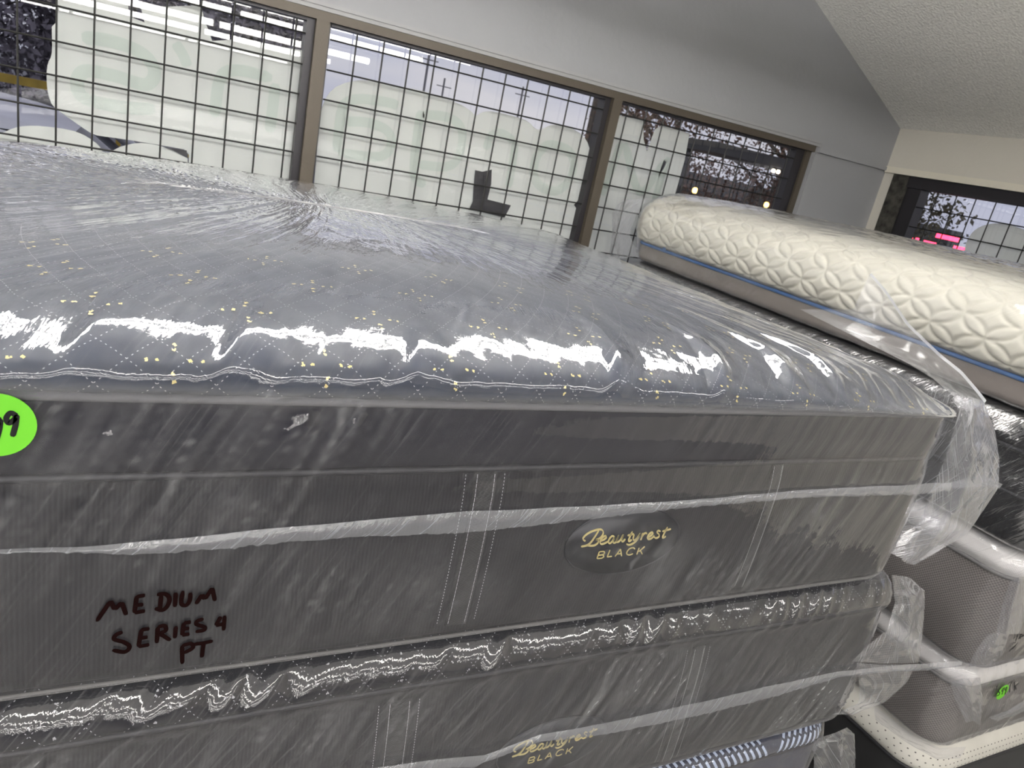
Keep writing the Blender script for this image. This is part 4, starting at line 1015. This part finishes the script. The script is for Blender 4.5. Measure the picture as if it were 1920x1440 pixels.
sticker(wrapG2, 1879.5, 1297.5, yG2, .0245, [[S4(*p) for p in ((1338, 680), (1285, 718), (1262, 785), (1292, 800), (1282, 855), (1215, 890))], [S4(*p) for p in ((1385, 680), (1345, 765), (1392, 742))], [S4(*p) for p in ((1415, 660), (1350, 855))],
    [S4(*p) for p in ((1485, 655), (1432, 700), (1440, 742), (1482, 690))], [S4(*p) for p in ((1482, 665), (1428, 852))]], .0036, sh=shG2)
# bag flaps at the near corners of the grey mattresses
def corner_bag(parent, A_, B_, C_, seed, mat=None, amp=.005):
    sheet(parent, 'corner_flap', [A_, B_, C_], mat or M['film_flap'], seed=seed, amp=amp * .7, wl=.07, n=36, m=26)
corner_bag(wrapG, [pY(1896, 1085, .76), pY(1880, 1130, .755), pY(1868, 1185, .75)], [pY(1912, 1082, .745), pY(1900, 1130, .735), pY(1885, 1190, .735)], [pY(1935, 1080, .76), pY(1930, 1130, .755), pY(1912, 1188, .75)], 111)
corner_bag(wrapG, [pY(1852, 1190, .76), pY(1826, 1225, .765), pY(1816, 1250, .775)], [pY(1876, 1186, .745), pY(1850, 1225, .745), pY(1840, 1248, .755)], [pY(1892, 1190, .75), pY(1880, 1225, .752), pY(1862, 1246, .758)], 112)
corner_bag(wrapG2, [pY(1782, 1278, .77), pY(1790, 1310, .765), pY(1812, 1355, .75)], [pY(1805, 1272, .755), pY(1818, 1310, .74), pY(1826, 1352, .74)], [pY(1838, 1270, .755), pY(1842, 1310, .75), pY(1838, 1362, .745)], 113)
corner_bag(wrapG2, [pY(1852, 1345, .752), pY(1890, 1332, .75), pY(1935, 1305, .75)], [pY(1860, 1348, .742), pY(1900, 1336, .742), pY(1935, 1318, .742)], [pY(1868, 1352, .75), pY(1900, 1342, .748), pY(1935, 1328, .748)], 114, M['film_seal'], .002)
X9 = SX - .030
corner_bag(wrapG2, [pX(1640, 1325, X9), pX(1700, 1368, X9), pX(1760, 1402, X9), pX(1812, 1400, X9 + .02)], [pX(1640, 1338, X9 - .012), pX(1700, 1382, X9 - .012), pX(1758, 1414, X9 - .012), pX(1806, 1412, X9 + .01)], [pX(1642, 1350, X9 - .002), pX(1702, 1394, X9 - .002), pX(1756, 1424, X9 - .002), pX(1800, 1422, X9 + .01)], 115, M['film_soft'], .006)

# ------------------------------------------------------------------ outdoors
b = MB(); b.box(-60, 90, WY + WT + .01, 120, -.30, -.12); b.box(RX + WT + .01, 90, -40, WY + WT, -.30, -.12); o = b.build('parking_lot', M['asphalt']); o['kind'] = 'structure'
GZ = -.12
def tree(name, x, y, h, cr, mat, label, seed, trunk=.14, n=2600, leaf=.14, base=.35, group='trees beyond the parking lot', squash=1.0):
    e = empty(name, (x, y, GZ), label, 'tree', group); r = random.Random(seed)
    t = MB(); top = h * .75
    t.tube([(x + .15 * math.sin(k * 1.3 + seed) * k / 5, y, GZ + top * k / 6) for k in range(7)], [trunk * (1 - .12 * k) for k in range(7)], 8)
    for k in range(9):
        a = r.uniform(0, 6.28); z0 = GZ + h * r.uniform(base * .8, .7); L = cr * r.uniform(.6, .95)
        t.tube([(x, y, z0), (x + L * .5 * math.cos(a), y + L * .5 * math.sin(a), z0 + L * .35), (x + L * math.cos(a), y + L * math.sin(a), z0 + L * .55)], [trunk * .4, trunk * .25, trunk * .1], 6)
    t.build('trunk', M['bark'], e, True)
    V, F = [], []; cl = []
    for k in range(26):
        a = r.uniform(0, 6.28); q = r.random() ** .5; zz = r.uniform(base, 1.0); w = cr * math.sin(math.pi * min(1, max(.08, (zz - base) / (1.02 - base)))) ** .6
        cl.append((x + w * q * math.cos(a), y + w * q * math.sin(a), GZ + h * zz))
    for k in range(n):
        c = r.choice(cl); sg = cr * .26
        p = np.array([c[0] + r.gauss(0, sg), c[1] + r.gauss(0, sg), c[2] + r.gauss(0, sg * squash)])
        if math.hypot(p[0] - x, p[1] - y) > cr - leaf: continue
        if p[2] < GZ + h * base * .6: continue
        e1 = np.array([r.gauss(0, 1), r.gauss(0, 1), r.gauss(0, 1)]); e1 /= np.linalg.norm(e1); e2 = np.cross(e1, [r.gauss(0, 1), r.gauss(0, 1), r.gauss(0, 1)]); e2 /= np.linalg.norm(e2) + 1e-9
        s = leaf * r.uniform(.5, 1.2); i = len(V)
        V += [p - e1 * s, p + e2 * s * .45, p + e1 * s, p - e2 * s * .45]; F.append([i, i + 1, i + 2, i + 3])
    mesh_obj('crown', V, F, mat, e, False); return e
# dark belt of trees seen over the car through the left panes
k = 0
for (x, y, h, cr) in ((-8.0, 30, 5.2, 1.85), (-4.2, 30, 5.8, 1.9), (-.3, 30, 5.6, 1.9), (3.5, 30, 5.2, 1.85), (-6.1, 33.8, 6.6, 1.9), (-2.2, 33.8, 6.6, 1.9), (1.7, 33.8, 6.4, 1.9), (5.4, 33.8, 5.0, 1.7)):
    tree('dark_tree', x, y, h, cr, M['foliage_dark'], 'dark leafy tree in the row beyond the parking lot', 200 + k, n=6000, leaf=.17, base=.05, group='dark tree row beyond the parking lot'); k += 1
tree('russet_tree', 9.0, 11.7, 4.4, 1.8, M['foliage_red'], 'russet leaved tree seen past the vinyl in the right pane of the window wall', 301, n=9000, leaf=.055, base=.22)
tree('russet_tree', 12.8, 12.6, 4.4, 1.9, M['foliage_red'], 'russet leaved tree standing by the dark canopy outside', 302, n=8000, leaf=.06, base=.18)
tree('olive_tree', 11.8, 8.6, 4.6, 1.2, M['foliage_olive'], 'olive leaved tree framed by the right-wall window', 303, n=4200, leaf=.06, base=.30)
tree('conifer', 9.5, 8.4, 3.1, .45, M['foliage_olive'], 'slim dark conifer at the left of the right-wall window', 304, n=2000, leaf=.06, base=.12)
# dark canopy with two glowing discs for lamp reflections, and amber lamps of the house behind
e = empty('canopy', (8.9, 8.0, GZ), 'dark flat canopy outside with two glowing discs for lamp reflections', 'canopy')
b = MB(); c0 = onY(1345, 262, 7.0); c1_ = onY(1505, 318, 7.0)
b.box(c0[0], c0[0] + 2.6, 7.0, 7.9, c0[2] - .14, c0[2] - .02); b.build('roof', M['soffit'], e)
for q, xx in enumerate((c0[0] + .1, c0[0] + 2.5)):
    pb = MB(); pb.tube([(xx, 7.6, GZ), (xx, 7.6, c0[2] - .141)], .04, 8); pb.build('post', M['soffit'], e)
for px_, py_ in ((1449, 320), (1458, 322)):
    p = onY(px_, py_, 6.99); lb = MB(); lb.prism([(p[0] + .022 * math.cos(a), p[1], p[2] + .022 * math.sin(a)) for a in np.linspace(0, 6.283, 14, endpoint=False)], (0, -.02, 0)); lb.build('lamp', M['lamp_glint'], e)  # added glowing discs standing in for lamp reflections on the pane
for px_, py_, lab_ in ((1303, 357, 'amber lamp glowing among the russet leaves beside the vinyl'), (1437, 384, 'amber lamp glowing low beside the window jamb')):
    p = onY(px_, py_, 8.6); ee = empty('garden_lamp', (p[0], p[1], GZ), lab_, 'lamp')
    pb = MB(); pb.tube([(p[0], p[1], GZ), (p[0], p[1], p[2] - .041)], .025, 8); pb.build('post', M['soffit'], ee)
    lb = MB(); lb.tube([(p[0], p[1], p[2] - .04), (p[0], p[1], p[2] - .02), (p[0], p[1], p[2] + .02), (p[0], p[1], p[2] + .04)], [.02, .038, .038, .018], 12); lb.build('lamp_globe', M['amber_light'], ee, True)
# long low building behind the trees
b = MB(); b.box(10.5, 30, 19.0, 23, GZ, GZ + 2.2); b.build('low_building', M['soffit'])
o = bpy.data.objects['low_building']; tag(o, 'low dark building behind the russet trees', 'building')
# utility poles
for px_, y_, h_, lab_ in ((796, 60, 7.4, 'thin utility pole with crossarms, left of the two seen through the middle pane'), (832, 75, 6.5, 'short utility pole, right of the two seen through the middle pane'), (982, 70, 7.2, 'utility pole with a single crossarm near the right of the middle pane')):
    p = onY(px_, 160, y_); e = empty('utility_pole', (p[0], y_, GZ), lab_, 'utility pole')
    pb = MB(); pb.tube([(p[0], y_, GZ), (p[0], y_, h_)], .10, 8); pb.build('pole', M['pole'], e)
    pb = MB(); pb.box(p[0] - .8, p[0] + .8, y_ - .16, y_ - .102, h_ - .85, h_ - .76); pb.build('crossarm', M['pole'], e)
p = onY(1108, 230, 16); e = empty('utility_pole', (p[0], 16, GZ), 'dark utility pole rising by the russet leaves at the right edge of the middle pane', 'utility pole')
pb = MB(); pb.tube([(p[0], 16, GZ), (p[0], 16, 5.2)], .07, 8); pb.build('pole', M['bark'], e)
tree('russet_tree', p[0] + 1.1, 16.4, 3.9, .9, M['foliage_red'], 'small russet tree beside the dark utility pole', 305, n=900, leaf=.12, base=.35)
# yellow guard rail across the lot
e = empty('guard_rail', (-3, 20, GZ), 'yellow steel guard rail across the parking lot', 'guard rail')
b = MB(); b.box(-9, 1.5, 19.97, 20.03, CZ - .98, CZ - .80); b.build('rail', M['yellow'], e)
for x in (-8.5, -5.2, -.35, 1.2):
    b = MB(); b.box(x - .05, x + .05, 20.031, 20.12, GZ, CZ - .85); b.build('post', M['yellow'], e)
# parked silver car: seen from above its roof through the left pane
def car(name, x0, y0, L, Wd, roofz, label, body, dirx=True, rear=False):
    e = empty(name, (x0 + L / 2 if dirx else x0, y0 + Wd / 2, GZ), label, 'car')
    g = GZ; belt = g + (roofz - g) * .62
    sec = [(0, g + .35, belt - .05, 0), (L * .03, g + .28, belt, 0), (L * .97, g + .28, belt - .18, 0), (L, g + .4, belt - .32, 0)]
    b = MB(); rows = []
    for fx, lo, hi, _ in [(0, .4, .80, 0), (.02, .30, .92, 0), (.30, .28, 1.0, 0), (.62, .28, 1.0, 0), (.92, .28, .88, 0), (.99, .32, .72, 0), (1.0, .42, .62, 0)]:
        x = x0 + L * fx; zl = g + (belt - g) * lo; zh = g + (belt - g) * hi; i = .06 if fx in (0, 1.0) else 0
        rows.append([(x, y0 + i + .04, zl), (x, y0 + i, (zl + zh) / 2), (x, y0 + i + .03, zh - .04), (x, y0 + .10 + i, zh), (x, y0 + Wd - .10 - i, zh), (x, y0 + Wd - i - .03, zh - .04), (x, y0 + Wd - i, (zl + zh) / 2), (x, y0 + Wd - i - .04, zl)])
    b.grid(rows, True); n = 8
    b.f.append(list(range(8))); b.mi.append(0); b.f.append(list(range(6 * 8, 7 * 8))[::-1]); b.mi.append(0)
    b.build('body', body, e, False)
    b = MB()                                             # roof shell with ribs
    xr0, xr1 = x0 + L * .10, x0 + L * .60; rr = []
    for f in np.linspace(0, 1, 9):
        x = xr0 + (xr1 - xr0) * f; dz = -.10 * abs(f * 2 - 1) ** 3
        rr.append([(x, y0 + .14, roofz - .10 + dz), (x, y0 + .20, roofz - .03 + dz)] + [(x, y0 + .26 + (Wd - .52) * k / 8, roofz + dz + (.012 if k % 2 else 0) - .02 * abs(k / 4 - 1) ** 2) for k in range(9)] + [(x, y0 + Wd - .20, roofz - .03 + dz), (x, y0 + Wd - .14, roofz - .10 + dz)])
    b.grid(rr); b.build('roof', body, e, True)
    b = MB()                                             # glasshouse
    zb, zt = belt - .02, roofz - .11
    A4 = [(x0 + L * .04, zb), (x0 + L * .11, zt), (x0 + L * .59, zt), (x0 + L * .76, zb - .08)]
    b.v += [(x, y0 + .10, z) if i in (0, 3) else (x, y0 + .16, z) for i, (x, z) in enumerate(A4)] + [(x, y0 + Wd - .10, z) if i in (0, 3) else (x, y0 + Wd - .16, z) for i, (x, z) in enumerate(A4)]
    for f in ((0, 3, 2, 1), (4, 5, 6, 7), (0, 1, 5, 4), (3, 7, 6, 2)): b.f.append(list(f)); b.mi.append(0)
    b.build('window_glass', M['car_glass'], e, False)
    for fx0, fx1 in ((.76, .595), (.04, .105), (.36, .36)):
        for yy0, yy1 in ((y0 + .085, y0 + .14), (y0 + Wd - .085, y0 + Wd - .14)):
            b = MB(); b.tube([(x0 + L * fx0, yy0, belt - .03), (x0 + L * fx1, yy1, roofz - .06)], .035, 8); b.build('pillar', body, e, True)
    for fx in (.17, .82):
        for yy in (y0 + .02, y0 + Wd - .20):
            b = MB(); b.tube([(x0 + L * fx, yy, g + .33), (x0 + L * fx, yy + .18, g + .33)], .33, 20); b.build('wheel', M['tape'], e, True)
    return e
car('parked_car', -2.98, 4.05, 4.6, 1.75, CZ - .300, 'silver car parked just outside below the left pane', M['silver'])
ec_ = car('parked_car', 9.9, 5.2, 4.2, 1.7, CZ - .20, 'dark car with red tail lights seen through the right-wall window', M['soffit'])
for (ax, ay), (bx, by), hh in (((1757, 441), (1796, 450), .055), ((1733, 454), (1753, 458), .05), ((1789, 464), (1812, 468), .05), ((1705, 447), (1709, 449), .05), ((1718, 449), (1721, 450), .05)):
    a_ = onX(ax, ay, 9.6); b_ = onX(bx, by, 9.6); q = MB(); q.box(9.58, 9.62, min(a_[1], b_[1]), max(a_[1], b_[1]), min(a_[2], b_[2]) - hh / 2, min(a_[2], b_[2]) + hh / 2); q.build('tail_light', M['red_light'], ec_)
